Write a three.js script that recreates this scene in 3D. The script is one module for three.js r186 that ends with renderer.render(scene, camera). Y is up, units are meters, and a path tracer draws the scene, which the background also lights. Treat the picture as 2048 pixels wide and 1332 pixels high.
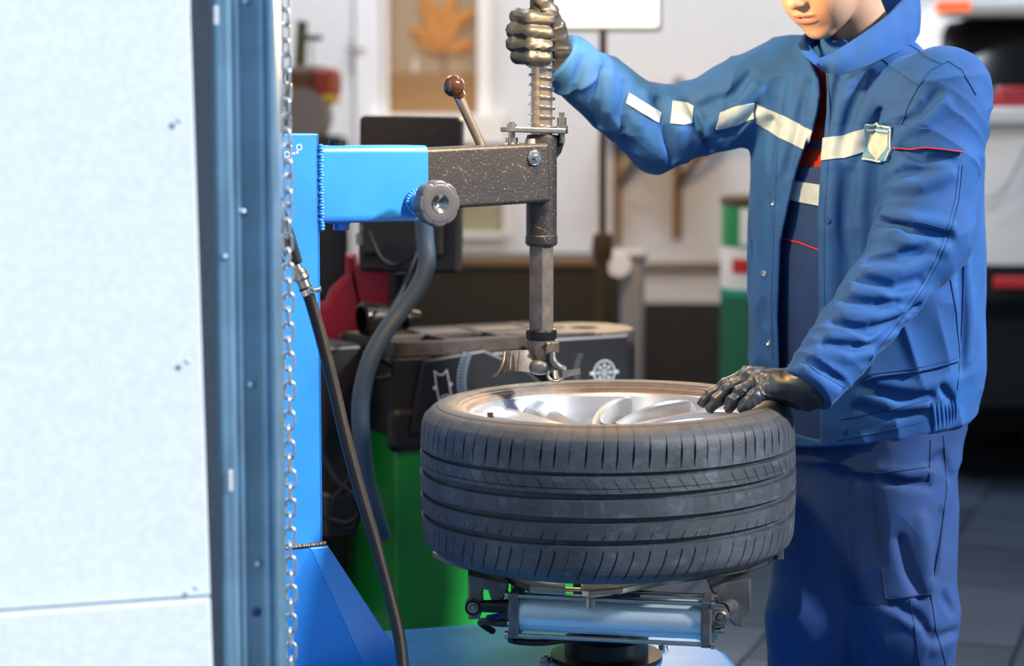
import * as THREE from 'three';
import { RoundedBoxGeometry } from 'three/addons/geometries/RoundedBoxGeometry.js';
import { mergeGeometries, mergeVertices } from 'three/addons/utils/BufferGeometryUtils.js';
import { RectAreaLightUniformsLib } from 'three/addons/lights/RectAreaLightUniformsLib.js';
import { FontLoader } from 'three/addons/loaders/FontLoader.js';
import { TextGeometry } from 'three/addons/geometries/TextGeometry.js';

// ---------------------------------------------------------------- camera, sky, sun, exposure
const scene = new THREE.Scene();
const F = 4000, TILT = Math.atan((666 - 250) / F), EYE = 1.40;
const camera = new THREE.PerspectiveCamera(2 * Math.atan(666 / F) * 180 / Math.PI, 2048 / 1332, 0.1, 60);
camera.position.set(0, EYE, 0);
camera.rotation.set(-TILT, 0, 0);
camera.focus = 3.48;
camera.userData.fStop = 2.15;
scene.add(camera);
const renderer = new THREE.WebGLRenderer({ antialias: true });
renderer.toneMapping = THREE.LinearToneMapping;
renderer.toneMappingExposure = 1.0;
renderer.shadowMap.enabled = true;
RectAreaLightUniformsLib.init();
scene.background = new THREE.Color().setRGB(0.30, 0.42, 0.56);
const sun = new THREE.DirectionalLight(new THREE.Color().setRGB(1.0, 0.98, 0.96), 7.0);
const SUNDIR = new THREE.Vector3(0.78, 0.54, 0.32).normalize();
sun.target.position.set(0.1, 0.9, -3.5);
sun.position.copy(sun.target.position).addScaledVector(SUNDIR, 12);
sun.castShadow = true; sun.shadow.radius = 9;
Object.assign(sun.shadow.camera, { left: -4, right: 4, top: 4, bottom: -4, near: 1, far: 25 });
sun.shadow.mapSize.set(4096, 4096);
scene.add(sun, sun.target);

// ---------------------------------------------------------------- helpers
const V = (x, y, z) => new THREE.Vector3(x, y, z);
// a place in the garage: photo column and row, and its distance in front of the doorway camera
function at(px, py, D) {
  const b = Math.atan((666 - py) / F) - TILT, v = (666 - py) / F;
  return V((px - 1024) / F * D / (v * Math.sin(TILT) + Math.cos(TILT)), EYE + D * Math.tan(b), -D);
}
// distance at which a photo row meets a level height
const dAt = (py, y) => (EYE - y) / Math.tan(TILT - Math.atan((666 - py) / F));
const xAt = (px, D) => (px - 1024) / F * D, yAt = (py, D) => EYE + D * Math.tan(Math.atan((666 - py) / F) - TILT);
let seed = 7;
const rnd = () => { seed = (seed * 1664525 + 1013904223) >>> 0; return seed / 4294967296; };
const clamp = (x, a, b) => x < a ? a : x > b ? b : x, mix = (a, b, t) => a + (b - a) * t;
const smooth = (a, b, x) => { const t = clamp((x - a) / (b - a), 0, 1); return t * t * (3 - 2 * t); };
function hash2(x, y, s) { let h = (x * 374761393 + y * 668265263 + s * 974634777) | 0; h = Math.imul(h ^ (h >>> 13), 1274126177); return ((h ^ (h >>> 16)) >>> 0) / 4294967296; }
function pn(x, y, per, s = 0) {
  const xi = Math.floor(x), yi = Math.floor(y), fx = x - xi, fy = y - yi, u = fx * fx * (3 - 2 * fx), v = fy * fy * (3 - 2 * fy);
  const m = (a) => ((a % per) + per) % per, a = m(xi), b = m(xi + 1), c = m(yi), d = m(yi + 1);
  return mix(mix(hash2(a, c, s), hash2(b, c, s), u), mix(hash2(a, d, s), hash2(b, d, s), u), v);
}
function fbm(u, v, f, oct, s = 0) { let r = 0, a = 0.5, t = 0; for (let i = 0; i < oct; i++) { r += a * pn(u * f, v * f, f, s + i); t += a; a *= 0.5; f *= 2; } return r / t; }
function h3(x, y, z) { let h = (x * 374761393 + y * 668265263 + z * 2147483647 + 1442695041) | 0; h = Math.imul(h ^ (h >>> 13), 1274126177); h = Math.imul(h ^ (h >>> 15), 2246822519); return ((h ^ (h >>> 16)) >>> 0) / 4294967296; }
function n3(x, y, z) {
  const xi = Math.floor(x), yi = Math.floor(y), zi = Math.floor(z), fx = x - xi, fy = y - yi, fz = z - zi;
  const u = fx * fx * (3 - 2 * fx), v = fy * fy * (3 - 2 * fy), w = fz * fz * (3 - 2 * fz);
  return mix(mix(mix(h3(xi, yi, zi), h3(xi + 1, yi, zi), u), mix(h3(xi, yi + 1, zi), h3(xi + 1, yi + 1, zi), u), v),
    mix(mix(h3(xi, yi, zi + 1), h3(xi + 1, yi, zi + 1), u), mix(h3(xi, yi + 1, zi + 1), h3(xi + 1, yi + 1, zi + 1), u), v), w);
}
function tex(n, fn, srgb = true, size = 1) {   // fn(u, v) -> [r, g, b] 0..1 ; size = metres covered by one repeat
  const d = new Uint8Array(n * n * 4);
  for (let j = 0; j < n; j++) for (let i = 0; i < n; i++) {
    const c = fn(i / n, j / n), o = (j * n + i) * 4;
    d[o] = clamp(c[0], 0, 1) * 255; d[o + 1] = clamp(c[1], 0, 1) * 255; d[o + 2] = clamp(c[2], 0, 1) * 255; d[o + 3] = 255;
  }
  const t = new THREE.DataTexture(d, n, n);
  t.wrapS = t.wrapT = THREE.RepeatWrapping; t.magFilter = THREE.LinearFilter; t.minFilter = THREE.LinearMipmapLinearFilter; t.generateMipmaps = true;
  if (srgb) t.colorSpace = THREE.SRGBColorSpace;
  t.repeat.set(1 / size, 1 / size); t.needsUpdate = true;
  return t;
}
const G = (x) => [x, x, x], mixc = (a, b, t) => a.map((x, i) => mix(x, b[i], t));
const hex = (h) => [(h >> 16 & 255) / 255, (h >> 8 & 255) / 255, (h & 255) / 255];
const fineGrain = tex(256, (u, v) => G(0.5 * hash2(u * 256 | 0, v * 256 | 0, 3) + 0.5 * fbm(u, v, 32, 3, 5)), false, 0.12);
const mottle = tex(256, (u, v) => G(0.25 + 0.6 * fbm(u, v, 5, 5, 11)), false, 0.45);
const weave = tex(256, (u, v) => { const a = Math.sin((u + v) * Math.PI * 2 * 40) * 0.5 + 0.5; return G(0.6 * a + 0.4 * hash2(u * 256 | 0, v * 256 | 0, 9)); }, false, 0.06);
function paint(c, { rough = 0.5, metal = 0, spots = 0, spotColor = 0x20262c, wear = 0.1, bump = 0, coat = 0, size = 0.5, n = 256, s = 1, sheen = 0 } = {}) {
  const a = hex(c), b = hex(spotColor);
  const map = tex(n, (u, v) => {
    let k = mixc(a, a.map((x) => x * (1 - 2 * wear)), fbm(u, v, 6, 5, s));
    k = k.map((x) => x * (1 + 0.06 * (hash2(u * n | 0, v * n | 0, s + 40) - 0.5)));
    if (spots) { const q = fbm(u, v, 40, 2, s + 20); if (q > 1 - spots) k = mixc(k, b, smooth(1 - spots, 1 - spots + 0.05, q)); }
    return k;
  }, true, size);
  const m = new THREE.MeshPhysicalMaterial({ map, roughness: rough, metalness: metal, clearcoat: coat, clearcoatRoughness: 0.2 });
  if (bump) { m.bumpMap = fineGrain; m.bumpScale = bump; }
  if (sheen) { m.sheen = 1; m.sheenRoughness = 0.5; m.sheenColor.setRGB(sheen, sheen, sheen); }
  return m;
}
const flat = (c, rough = 0.6, metal = 0, o = {}) => new THREE.MeshPhysicalMaterial({ color: c, roughness: rough, metalness: metal, ...o });

function creased(geo, angle) { // smooth normals, kept apart where faces meet at more than the angle
  const g = geo.index ? geo.toNonIndexed() : geo, p = g.attributes.position.array, n = p.length / 3, fn = new Float32Array(n), at0 = new Map(), next = new Int32Array(n).fill(-1), out = new Float32Array(n * 3), c = Math.cos(angle);
  for (let i = 0; i < n; i += 3) { const o = i * 3, ax = p[o + 3] - p[o], ay = p[o + 4] - p[o + 1], az = p[o + 5] - p[o + 2], bx = p[o + 6] - p[o], by = p[o + 7] - p[o + 1], bz = p[o + 8] - p[o + 2]; fn[i] = ay * bz - az * by; fn[i + 1] = az * bx - ax * bz; fn[i + 2] = ax * by - ay * bx; }
  const key = new Array(n);
  for (let i = 0; i < n; i++) { const k = Math.round(p[i * 3] * 2e5) + ',' + Math.round(p[i * 3 + 1] * 2e5) + ',' + Math.round(p[i * 3 + 2] * 2e5); key[i] = k; next[i] = at0.has(k) ? at0.get(k) : -1; at0.set(k, i); }
  for (let i = 0; i < n; i++) {
    const f = i - i % 3, l = Math.hypot(fn[f], fn[f + 1], fn[f + 2]) || 1e-30; let x = 0, y = 0, z = 0;
    for (let j = at0.get(key[i]); j >= 0; j = next[j]) { const h = j - j % 3, m = Math.hypot(fn[h], fn[h + 1], fn[h + 2]) || 1e-30; if ((fn[f] * fn[h] + fn[f + 1] * fn[h + 1] + fn[f + 2] * fn[h + 2]) / l / m >= c - 1e-6) { x += fn[h]; y += fn[h + 1]; z += fn[h + 2]; } }
    const q = Math.hypot(x, y, z) || 1; out[i * 3] = x / q; out[i * 3 + 1] = y / q; out[i * 3 + 2] = z / q;
  }
  g.setAttribute('normal', new THREE.BufferAttribute(out, 3)); return g;
}

const names = {};
const numbered = (n) => { names[n] = (names[n] ?? -1) + 1; return names[n] ? n + '_' + String(names[n]).padStart(3, '0') : n; };
function boxUV(g) {
  const p = g.attributes.position, n = p.count, uv = new Float32Array(n * 2), a = V(), b = V(), c = V(), e = V(), f = V();
  for (let i = 0; i < n; i += 3) {
    a.fromBufferAttribute(p, i); b.fromBufferAttribute(p, i + 1); c.fromBufferAttribute(p, i + 2);
    e.subVectors(b, a); f.subVectors(c, a); e.cross(f);
    const x = Math.abs(e.x), y = Math.abs(e.y), z = Math.abs(e.z);
    for (let k = 0; k < 3; k++) {
      const q = k === 0 ? a : k === 1 ? b : c, o = (i + k) * 2;
      if (x > y && x > z) { uv[o] = q.z; uv[o + 1] = q.y; } else if (y > z) { uv[o] = q.x; uv[o + 1] = q.z; } else { uv[o] = q.x; uv[o + 1] = q.y; }
    }
  }
  g.setAttribute('uv', new THREE.BufferAttribute(uv, 2));
  return g;
}
function prep(g, keepUV) {
  let q = g.index ? g.toNonIndexed() : g;
  for (const k of Object.keys(q.attributes)) if (!['position', 'normal', 'uv', 'color'].includes(k)) q.deleteAttribute(k);
  if (!q.attributes.normal) q.computeVertexNormals();
  return keepUV && q.attributes.uv ? q : boxUV(q);
}
function obj(name, geos, material, parent = scene, keepUV = false) {
  const list = (Array.isArray(geos) ? geos : [geos]).map((g) => prep(g, keepUV));
  const g = list.length > 1 ? mergeGeometries(list, false) : list[0];
  const m = new THREE.Mesh(g, material);
  m.name = parent === scene ? numbered(name) : name;
  m.castShadow = m.receiveShadow = true;
  parent.add(m);
  return m;
}
function tag(o, label, category, group, kind) { if (label) o.userData.label = label; if (category) o.userData.category = category; if (group) o.userData.group = group; if (kind) o.userData.kind = kind; return o; }
function thing(name, label, category, p = [0, 0, 0], turn = 0, group) {
  const o = new THREE.Group(); o.name = numbered(name); scene.add(o); o.position.set(...p); o.rotation.y = turn;
  return tag(o, label, category, group);
}
const struct = (o) => { o.userData.kind = 'structure'; return o; };
const mv = (g, x = 0, y = 0, z = 0, rx = 0, ry = 0, rz = 0) => { if (rx) g.rotateX(rx); if (ry) g.rotateY(ry); if (rz) g.rotateZ(rz); return g.translate(x, y, z); };
const box = (w, h, d, x = 0, y = 0, z = 0, r = 0.003, seg = 2) => { r = Math.min(r, w / 2.01, h / 2.01, d / 2.01); return (r > 0 ? new RoundedBoxGeometry(w, h, d, seg, r) : new THREE.BoxGeometry(w, h, d)).translate(x, y, z); };
const boxAB = (x0, x1, y0, y1, z0, z1, r = 0.003) => box(x1 - x0, y1 - y0, z1 - z0, (x0 + x1) / 2, (y0 + y1) / 2, (z0 + z1) / 2, r);
const cyl = (r0, r1, h, n = 24, open = false) => new THREE.CylinderGeometry(r0, r1, h, n, 1, open);
const lathe = (pts, n = 40) => { const g = new THREE.LatheGeometry(pts.map((p) => new THREE.Vector2(p[0], p[1])), n); return creased(g, 0.6); };
const rod = (a, b, r, r2 = r, n = 16) => { const d = V().subVectors(b, a), g = cyl(r2, r, d.length(), n); g.applyQuaternion(new THREE.Quaternion().setFromUnitVectors(V(0, 1, 0), d.clone().normalize())); return g.translate((a.x + b.x) / 2, (a.y + b.y) / 2, (a.z + b.z) / 2); };
const tube = (pts, r, n = 60, k = 10, closed = false) => new THREE.TubeGeometry(new THREE.CatmullRomCurve3(pts, closed, 'centripetal'), n, r, k, closed);
const shape = (pts) => new THREE.Shape(pts.map((p) => new THREE.Vector2(p[0], p[1])));
const prism = (pts, depth, bevel = 0, holes = [], cs = 8) => { const s = shape(pts); for (const h of holes) s.holes.push(shape(h)); const g = new THREE.ExtrudeGeometry(s, { depth: depth - 2 * bevel, bevelEnabled: bevel > 0, bevelThickness: bevel, bevelSize: bevel, bevelOffset: -bevel, bevelSegments: 2, curveSegments: cs }); return g.translate(0, 0, bevel); };
const circle = (r, n = 24, cx = 0, cy = 0) => Array.from({ length: n }, (_, i) => [cx + r * Math.cos(i / n * 2 * Math.PI), cy + r * Math.sin(i / n * 2 * Math.PI)]);
const hexbolt = (r, h) => [cyl(r, r, h, 6).translate(0, h / 2, 0), cyl(r * 1.35, r * 1.35, h * 0.25, 20).translate(0, h * 0.12, 0), cyl(r * 0.62, r * 0.55, h * 0.5, 14).translate(0, h * 1.2, 0)];

// ---------------------------------------------------------------- the garage
const M = {};
M.wallWhite = paint(0xe9eaec, { rough: 0.7, wear: 0.02, size: 2 });
M.panelWhite = paint(0xcbd7e2, { rough: 0.5, wear: 0.012, size: 1.6 });
M.ceiling = paint(0xc9ced4, { rough: 0.8, size: 2 });
M.tileA = paint(0x3c4a5e, { rough: 0.42, wear: 0.14, size: 1.3, s: 3 });
M.tileB = paint(0x46546a, { rough: 0.46, wear: 0.14, size: 1.3, s: 8 });
M.grout = flat(0x1c242e, 0.9);
M.steel = paint(0x86b0cf, { rough: 0.36, metal: 0.65, wear: 0.1, size: 0.35, s: 6 });
const FRONT = -2.62, BACK = -9.2, LEFT = -3.6, RIGHT = 7.2, ROOF = 4.5;
const floor = struct(obj('floor', boxAB(LEFT, RIGHT, -0.2, -0.006, BACK, 0.8, 0), M.grout));
struct(obj('ground', boxAB(-14, 14, -0.25, -0.012, 0.8, 18, 0), paint(0x4a4e54, { rough: 0.9, wear: 0.2, size: 1.5, s: 19 })));
{ // each floor tile that the photograph lets one tell apart
  const a = 0.335, ang = 0.34, geos = [box(a - 0.008, 0.024, a - 0.008, 0, 0, 0, 0.003, 1), box(a - 0.009, 0.026, a - 0.009, 0, 0, 0, 0.003, 1)];
  for (const g of geos) boxUV(prep(g));
  const c = Math.cos(ang), s = Math.sin(ang); let k = 0;
  for (let i = -40; i < 40; i++) for (let j = -40; j < 40; j++) {
    const x = (i * c - j * s) * a + 0.2, z = (i * s + j * c) * a - 5.5;
    if (z > -4.4 || z < BACK + 0.2) continue;
    if (Math.abs(x) > (-z) * 0.27 + 0.2 || k > 298) continue;
    const m = new THREE.Mesh(geos[(i + 7 * j & 3) === 0 ? 1 : 0], hash2(i + 99, j + 99, 4) > 0.5 ? M.tileA : M.tileB);
    m.name = 'floor_tile'; m.position.set(x, -0.0125 + 0.002 * hash2(i + 50, j + 50, 6), z); m.rotation.y = -ang; m.castShadow = m.receiveShadow = true; floor.add(m); k++;
  }
}
const wallBack = struct(obj('wall_back', boxAB(LEFT, RIGHT, 0, ROOF, BACK - 0.2, BACK, 0), M.wallWhite));
struct(obj('wall_left', boxAB(LEFT - 0.2, LEFT, 0, ROOF, BACK - 0.2, FRONT, 0), M.wallWhite));
struct(obj('wall_right', boxAB(RIGHT, RIGHT + 0.2, 0, ROOF, BACK - 0.2, FRONT, 0), M.wallWhite));
struct(obj('ceiling', boxAB(LEFT - 0.2, RIGHT + 0.2, ROOF, ROOF + 0.2, BACK - 0.2, FRONT, 0), M.ceiling));
{ // front wall left of the gateway: white sandwich panels, angled a little towards the camera
  const g = new THREE.Group(); g.name = 'wall_front'; scene.add(g); struct(g);
  const seam = 1197, D = 2.60;
  const e0 = at(380, 0, D), e1 = at(426, 1332, D), yS = yAt(1196, D);
  const turn = 0.31, ex = (y) => mix(e1.x, e0.x, (y - e1.y) / (e0.y - e1.y));
  // panels in a local frame: x runs left from the gateway edge
  g.position.set(0, 0, -D); g.rotation.y = 0;
  const panel = (y0, y1) => {
    const w = 1.5, pts = [[ex(y0), y0], [ex(y1), y1], [ex(y1) - w, y1], [ex(y0) - w, y0]];
    const q = prism(pts.reverse(), 0.05, 0.003);
    q.translate(-ex((y0 + y1) / 2), 0, -0.05); q.rotateY(turn); q.translate(ex((y0 + y1) / 2), 0, 0);
    return obj('wall_panel', q, M.panelWhite, g);
  };
  panel(yS + 0.0014, 4.4); panel(0, yS - 0.0014);
  const backing = boxAB(-1.5, -0.012, 0.02, 4.35, -0.066, -0.052, 0); backing.rotateY(turn); backing.translate(e1.x + 0.004, 0, 0);
  obj('panel_backing', backing, M.panelWhite, g);
  for (const [px, py] of [[360, 241], [376, 722], [393, 1174]]) { // rivets near the edge
    const p = at(px, py, D), r = new THREE.SphereGeometry(0.0042, 14, 8, 0, 6.3, 0, 1.35); r.scale(1, 0.35, 1); r.rotateX(Math.PI / 2);
    const dx = p.x - ex(p.y); r.rotateY(turn); r.translate(p.x, p.y, -dx * Math.tan(turn) + 0.0004);
    obj('rivet', r, flat(0xa9bccb, 0.4, 0.3), g);
  }
  // rest of the front wall above and right of the gateway, and the left remainder
  struct(obj('wall_front_lintel', boxAB(-0.5, RIGHT + 0.2, 4.2, ROOF + 0.2, FRONT - 0.2, FRONT, 0), M.wallWhite)).name = 'trim_1';
  struct(obj('x', boxAB(LEFT - 0.2, -0.40, 0, ROOF + 0.2, FRONT - 0.5, FRONT - 0.40, 0), M.wallWhite)).name = 'wall_front_inner';
  struct(obj('x', boxAB(6.7, RIGHT + 0.2, 0, 4.2, FRONT - 0.2, FRONT, 0), M.wallWhite)).name = 'wall_front_side';
}
{ // galvanised door track standing in the gateway
  const D = 2.70, t = thing('door_track', 'tall galvanised steel door track between white wall panel and hanging chain', 'track', [0, 0, 0]);
  const y0 = 0, y1 = 4.2;
  // cross-section seen from above (x to the right, z towards the camera), sheet 2.5 mm
  const X = (px) => xAt(px, D), prof = [[X(427), -0.34], [X(426), -0.2], [X(425.5), -0.09], [X(425.5), -0.05], [X(425.5), -0.02], [X(427), -0.004], [X(432), 0.001], [X(455), 0.004], [X(464), 0.002], [X(469), -0.003], [X(471.5), -0.005], [X(474), -0.002], [X(477), -0.008], [X(482), -0.013], [X(490), -0.014], [X(527), -0.012], [X(533), -0.006], [X(538), 0.002], [X(543), 0.006], [X(550), 0.006], [X(555), 0.001], [X(556.5), -0.012], [X(556), -0.05]];
  const curve = new THREE.CatmullRomCurve3(prof.map((p) => V(p[0], p[1], 0)), false, 'centripetal').getPoints(110), th = 0.0022;
  const back = curve.map((p, i) => { const a = curve[Math.max(0, i - 1)], b = curve[Math.min(curve.length - 1, i + 1)], l = Math.hypot(b.x - a.x, b.y - a.y) || 1; return [p.x + (b.y - a.y) / l * th, p.y - (b.x - a.x) / l * th]; });
  const outline = [...curve.map((p) => [p.x, p.y]), ...back.reverse()];
  const holeY = yAt(1229, D), slotY = yAt(958, D);
  const g = prism(outline, y1 - y0, 0); g.rotateX(-Math.PI / 2); g.scale(1, 1, -1);
  const ix = g.index; // mirrored: turn faces round
  const p = g.attributes.position; for (let i = 0; i < p.count; i += 3) { for (const k of ['x', 'y', 'z']) { const s = 'set' + k.toUpperCase(), h = 'get' + k.toUpperCase(), q = p[h](i + 1); p[s](i + 1, p[h](i + 2)); p[s](i + 2, q); } }
  g.deleteAttribute('normal'); const gg = creased(mergeVertices((g.deleteAttribute('uv'), g), 1e-5), 0.7);
  gg.translate(0, y0, -D);
  obj('rail_sheet', gg, M.steel, t);
  // screws pressed into the web, one punched hole with its shade painted as a blue disc, two bright slot tags
  const web = [[484, 424], [500, 772], [514, 1132], [490, 2]];
  for (const [px, py] of web) { const q = at(px, py, D), s = mv(new THREE.SphereGeometry(0.0048, 16, 8, 0, 6.3, 0, 1.3), 0, 0, 0, Math.PI / 2 - 0.2); s.translate(q.x, q.y, -D - 0.0115); obj('rivet', s, flat(0xcfdde8, 0.25, 1), t); }
  { const q = at(510, 1229, D); obj('hole_shade_disc', [mv(lathe([[0, 0.0012], [0.005, 0.001], [0.0066, 0.0]], 24), q.x, q.y, -D - 0.0118, Math.PI / 2)], flat(0x1b3f86, 0.4), t); }
  for (const [px, py, h] of [[433, 32, 0.026], [462, 960, 0.03]]) { const q = at(px, py, D); obj('clip', box(0.006, h, 0.004, q.x, q.y, -D + 0.006, 0.002), flat(0xe6e9ee, 0.35, 0.4), t); }
  { const q = at(448, 514, D); obj('bolt_head', mv(new THREE.SphereGeometry(0.006, 16, 8, 0, 6.3, 0, 1.4), q.x, q.y, -D + 0.003, Math.PI / 2), M.steel, t); }
}
{ // hand chain of the door hoist
  const D = 2.96, t = thing('hoist_chain', 'silver steel link chain hanging in front of the blue machine column', 'chain', [0, 0, 0]);
  const mat = paint(0xc9d2da, { rough: 0.3, metal: 0.75, wear: 0.12, size: 0.05, s: 15 });
  const P = 0.0221, w = 0.0071, r = 0.00235, path = [];
  const hl = P / 2 + r - w + 0.0006;
  for (let i = 0; i < 36; i++) { const a = i / 36 * Math.PI * 2; path.push(V(w * Math.cos(a), Math.sin(a) * w + (Math.sin(a) >= 0 ? hl : -hl), 0)); }
  const link = boxUV(prep(tube(path, r, 40, 8, true)));
  const n = 66, yTop = yAt(-120, D);
  for (let i = 0; i < n; i++) {
    const m = new THREE.Mesh(link, mat), y = yTop - i * P, py = 250 - (y - EYE) / D * F;
    m.name = 'chain_link'; m.castShadow = m.receiveShadow = true;
    m.position.set(at(mix(571.5, 583, clamp(py / 1332, -0.1, 1.6)), py, D).x + 0.0008 * Math.sin(i * 0.9), y, -D);
    const twist = 0.78 * (1 - smooth(250, 900, py)) + 0.12 * Math.sin(i * 0.5);
    m.rotation.set(0.05 * Math.sin(i * 1.7), (i & 1 ? Math.PI / 2 : 0) + twist, 0.05 * Math.sin(i * 2.3));
    t.add(m);
  }
}

// ---------------------------------------------------------------- tyre changer
M.blue = paint(0x2c8be8, { rough: 0.34, wear: 0.05, spots: 0.012, spotColor: 0x0b2a4a, size: 0.5, s: 21, coat: 0.35, n: 512 });
M.blueTop = paint(0x3a98e0, { rough: 0.36, wear: 0.12, spots: 0.02, spotColor: 0x16345c, size: 0.6, s: 23, coat: 0.3 });
M.blackTex = paint(0x2b2b2d, { rough: 0.42, wear: 0.1, spots: 0.22, spotColor: 0x6d675f, bump: 0.0006, size: 0.12, s: 24 });
M.blackPlastic = paint(0x16191d, { rough: 0.42, wear: 0.1, size: 0.4, s: 25 });
M.greyPlastic = paint(0x55555a, { rough: 0.42, wear: 0.06, size: 0.2, s: 26 });
M.rubber = paint(0x17191c, { rough: 0.6, wear: 0.1, size: 0.2, s: 27 });
M.chrome = flat(0xd8d8d6, 0.16, 1);
M.zinc = paint(0xb9b6ae, { rough: 0.32, metal: 1, wear: 0.12, size: 0.08, s: 28 });
M.castSteel = paint(0x7c7f84, { rough: 0.42, metal: 0.65, wear: 0.22, size: 0.15, s: 29, spots: 0.1, spotColor: 0x2b2c30 });
M.wornSteel = paint(0x8a8178, { rough: 0.45, metal: 0.75, wear: 0.22, size: 0.1, s: 30, spots: 0.12, spotColor: 0x4a4038 });
M.aluTube = paint(0xc4d6e0, { rough: 0.34, metal: 0.45, wear: 0.06, size: 0.3, s: 31, spots: 0.06, spotColor: 0x5a6670 });
M.blackOxide = paint(0x24272b, { rough: 0.38, metal: 0.6, wear: 0.15, size: 0.1, s: 32 });
const PSI = 0.52, CX = -0.3245, CD = 3.38;
const changer = thing('tyre_changer', 'bright blue tyre changer with black swing arm holding the silver wheel', 'tyre changer', [CX, 0, -CD], PSI);
// a world point in the changer's own axes
const inC = (p) => changer.worldToLocal(p.clone()); changer.updateMatrixWorld(true);
// where a sight line meets the plane z = zl of the changer
const cAt = (px, py, zl) => { const a = inC(at(px, py, 2.5)), b = inC(at(px, py, 4.5)), k = (zl - a.z) / (b.z - a.z); return a.lerp(b, k); };
{
  // column: hollow box tube, open at the top
  const w = 0.17, hTop = 1.386, wall = 0.008, yG = yAt(1090, CD), yB = yG - 0.02;
  const col = [boxAB(-w, 0, yB, hTop, -wall, 0, 0.003), boxAB(-w, 0, yB, hTop, -w, -w + wall, 0.003), boxAB(-w, -w + wall, yB, hTop, -w, 0, 0.003), boxAB(-wall, 0, yB, hTop, -w, 0, 0.003), boxAB(-w + 0.004, -0.004, hTop - 0.03, hTop - 0.02, -w + 0.004, -0.004, 0)];
  const column = obj('column', col, M.blue, changer);
  // flared foot of the column: plates that widen towards the cabinet
  const foot = [[-0.03, yG], [0.004, yG], [0.012, yG - 0.012], [0.132, 0.486], [0.30, 0.20], [0.30, 0.02], [0.27, 0.02]];
  const side = (() => { const g = new THREE.BufferGeometry(), a = [-0.03, yG, 0.0125], b = [-w, yG, 0], c = [-w - 0.12, 0.02, -0.14], e = [0.27, 0.02, 0.0125]; g.setAttribute('position', new THREE.Float32BufferAttribute([a, b, c, a, c, e].flat(), 3)); g.computeVertexNormals(); return g; })();
  obj('column_foot', [prism(foot, 0.012, 0.002).translate(0, 0, 0.001), side, boxAB(-w, 0.0, yG - 0.004, yG, -w, 0.004, 0), prism([[-w, yG], [0.004, yG], [0.28, 0.235], [0.28, 0.02], [-w - 0.12, 0.02]], 0.012, 0.002).translate(0, 0, -w - 0.012)], M.blue, changer);
  // weld beads: a row of small overlapping ripples
  const bead = (a, b, r) => { const out = [], n = Math.round(a.distanceTo(b) / (r * 0.9)); for (let i = 0; i <= n; i++) { const s = new THREE.SphereGeometry(r * (0.85 + 0.3 * rnd()), 8, 6); s.scale(1, 0.7, 0.8); const p = a.clone().lerp(b, i / n); out.push(s.translate(p.x + (rnd() - 0.5) * r * 0.5, p.y, p.z)); } return out; };
  obj('weld_seam', bead(V(0.003, 1.225, 0), V(0.003, 1.365, 0), 0.0055), M.blue, changer);
  obj('weld_seam', bead(V(-w, yG + 0.003, 0.004), V(0.0, yG + 0.003, 0.004), 0.0055), M.wornSteel, changer);
  // printed marks on the column top
  const mk = (px, py) => { const z = 3.40, p = at(px, py, z), q = inC(p); return [q.x, q.y]; };
  const ring = (px, py, r) => { const [x, y] = mk(px, py); return new THREE.RingGeometry(r * 0.72, r, 20).translate(x, y, 0.0006); };
  const dash = (px, py, ww, hh) => { const [x, y] = mk(px, py); return new THREE.PlaneGeometry(ww, hh).translate(x, y, 0.0006); };
  obj('printed_mark', [ring(547, 308, 0.0052), ring(577, 294, 0.0055), dash(554, 291, 0.008, 0.0035), dash(563, 306, 0.006, 0.003), dash(572, 304, 0.004, 0.004)], flat(0xeaf4fb, 0.5), column);
  // blue sleeve of the arm
  const L = 0.205, y0 = 1.2335, y1 = 1.365;
  const tubeShape = (a, b, c, d, r) => { const s = new THREE.Shape(); s.moveTo(a + r, c); s.lineTo(b - r, c); s.quadraticCurveTo(b, c, b, c + r); s.lineTo(b, d - r); s.quadraticCurveTo(b, d, b - r, d); s.lineTo(a + r, d); s.quadraticCurveTo(a, d, a, d - r); s.lineTo(a, c + r); s.quadraticCurveTo(a, c, a + r, c); return s; };
  const sl = tubeShape(-0.125, 0, y0, y1, 0.014); sl.holes.push(tubeShape(-0.116, -0.009, y0 + 0.009, y1 - 0.009, 0.008));
  const sg = new THREE.ExtrudeGeometry(sl, { depth: L - 0.004, bevelEnabled: true, bevelThickness: 0.002, bevelSize: 0.0015, bevelOffset: -0.0015, bevelSegments: 2, curveSegments: 8 });
  sg.rotateY(Math.PI / 2); sg.scale(1, 1, -1); // extrude direction becomes x
  { const p = sg.attributes.position; for (let i = 0; i < p.count; i += 3) for (const k of ['X', 'Y', 'Z']) { const q = p['get' + k](i + 1); p['set' + k](i + 1, p['get' + k](i + 2)); p['set' + k](i + 2, q); } sg.deleteAttribute('normal'); sg.deleteAttribute('uv'); }
  const sleeve = creased(mergeVertices(sg, 1e-5), 0.6);
  sleeve.computeBoundingBox(); const bb = sleeve.boundingBox; sleeve.translate(0.002 - bb.min.x, 0, -bb.max.z);
  obj('arm_sleeve', sleeve, M.blue, changer);
  // pivot pin and nut
  const pin = inC(at(675, 292, 3.46));
  obj('pivot_pin', [mv(lathe([[0, 0.011], [0.0125, 0.011], [0.0145, 0.009], [0.0145, 0], [0, 0]]), pin.x, y1 - 0.001, -0.06)], M.blackOxide, changer);
  obj('pivot_nut', [mv(cyl(0.014, 0.014, 0.014, 6), pin.x + 0.002, y0 - 0.007, -0.05), mv(cyl(0.016, 0.016, 0.003, 24), pin.x + 0.002, y0 - 0.0015, -0.05)], M.blue, changer);
  // knob boss, screw, lobed hand knob
  const bx = 0.183, by = 1.2675;
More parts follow.
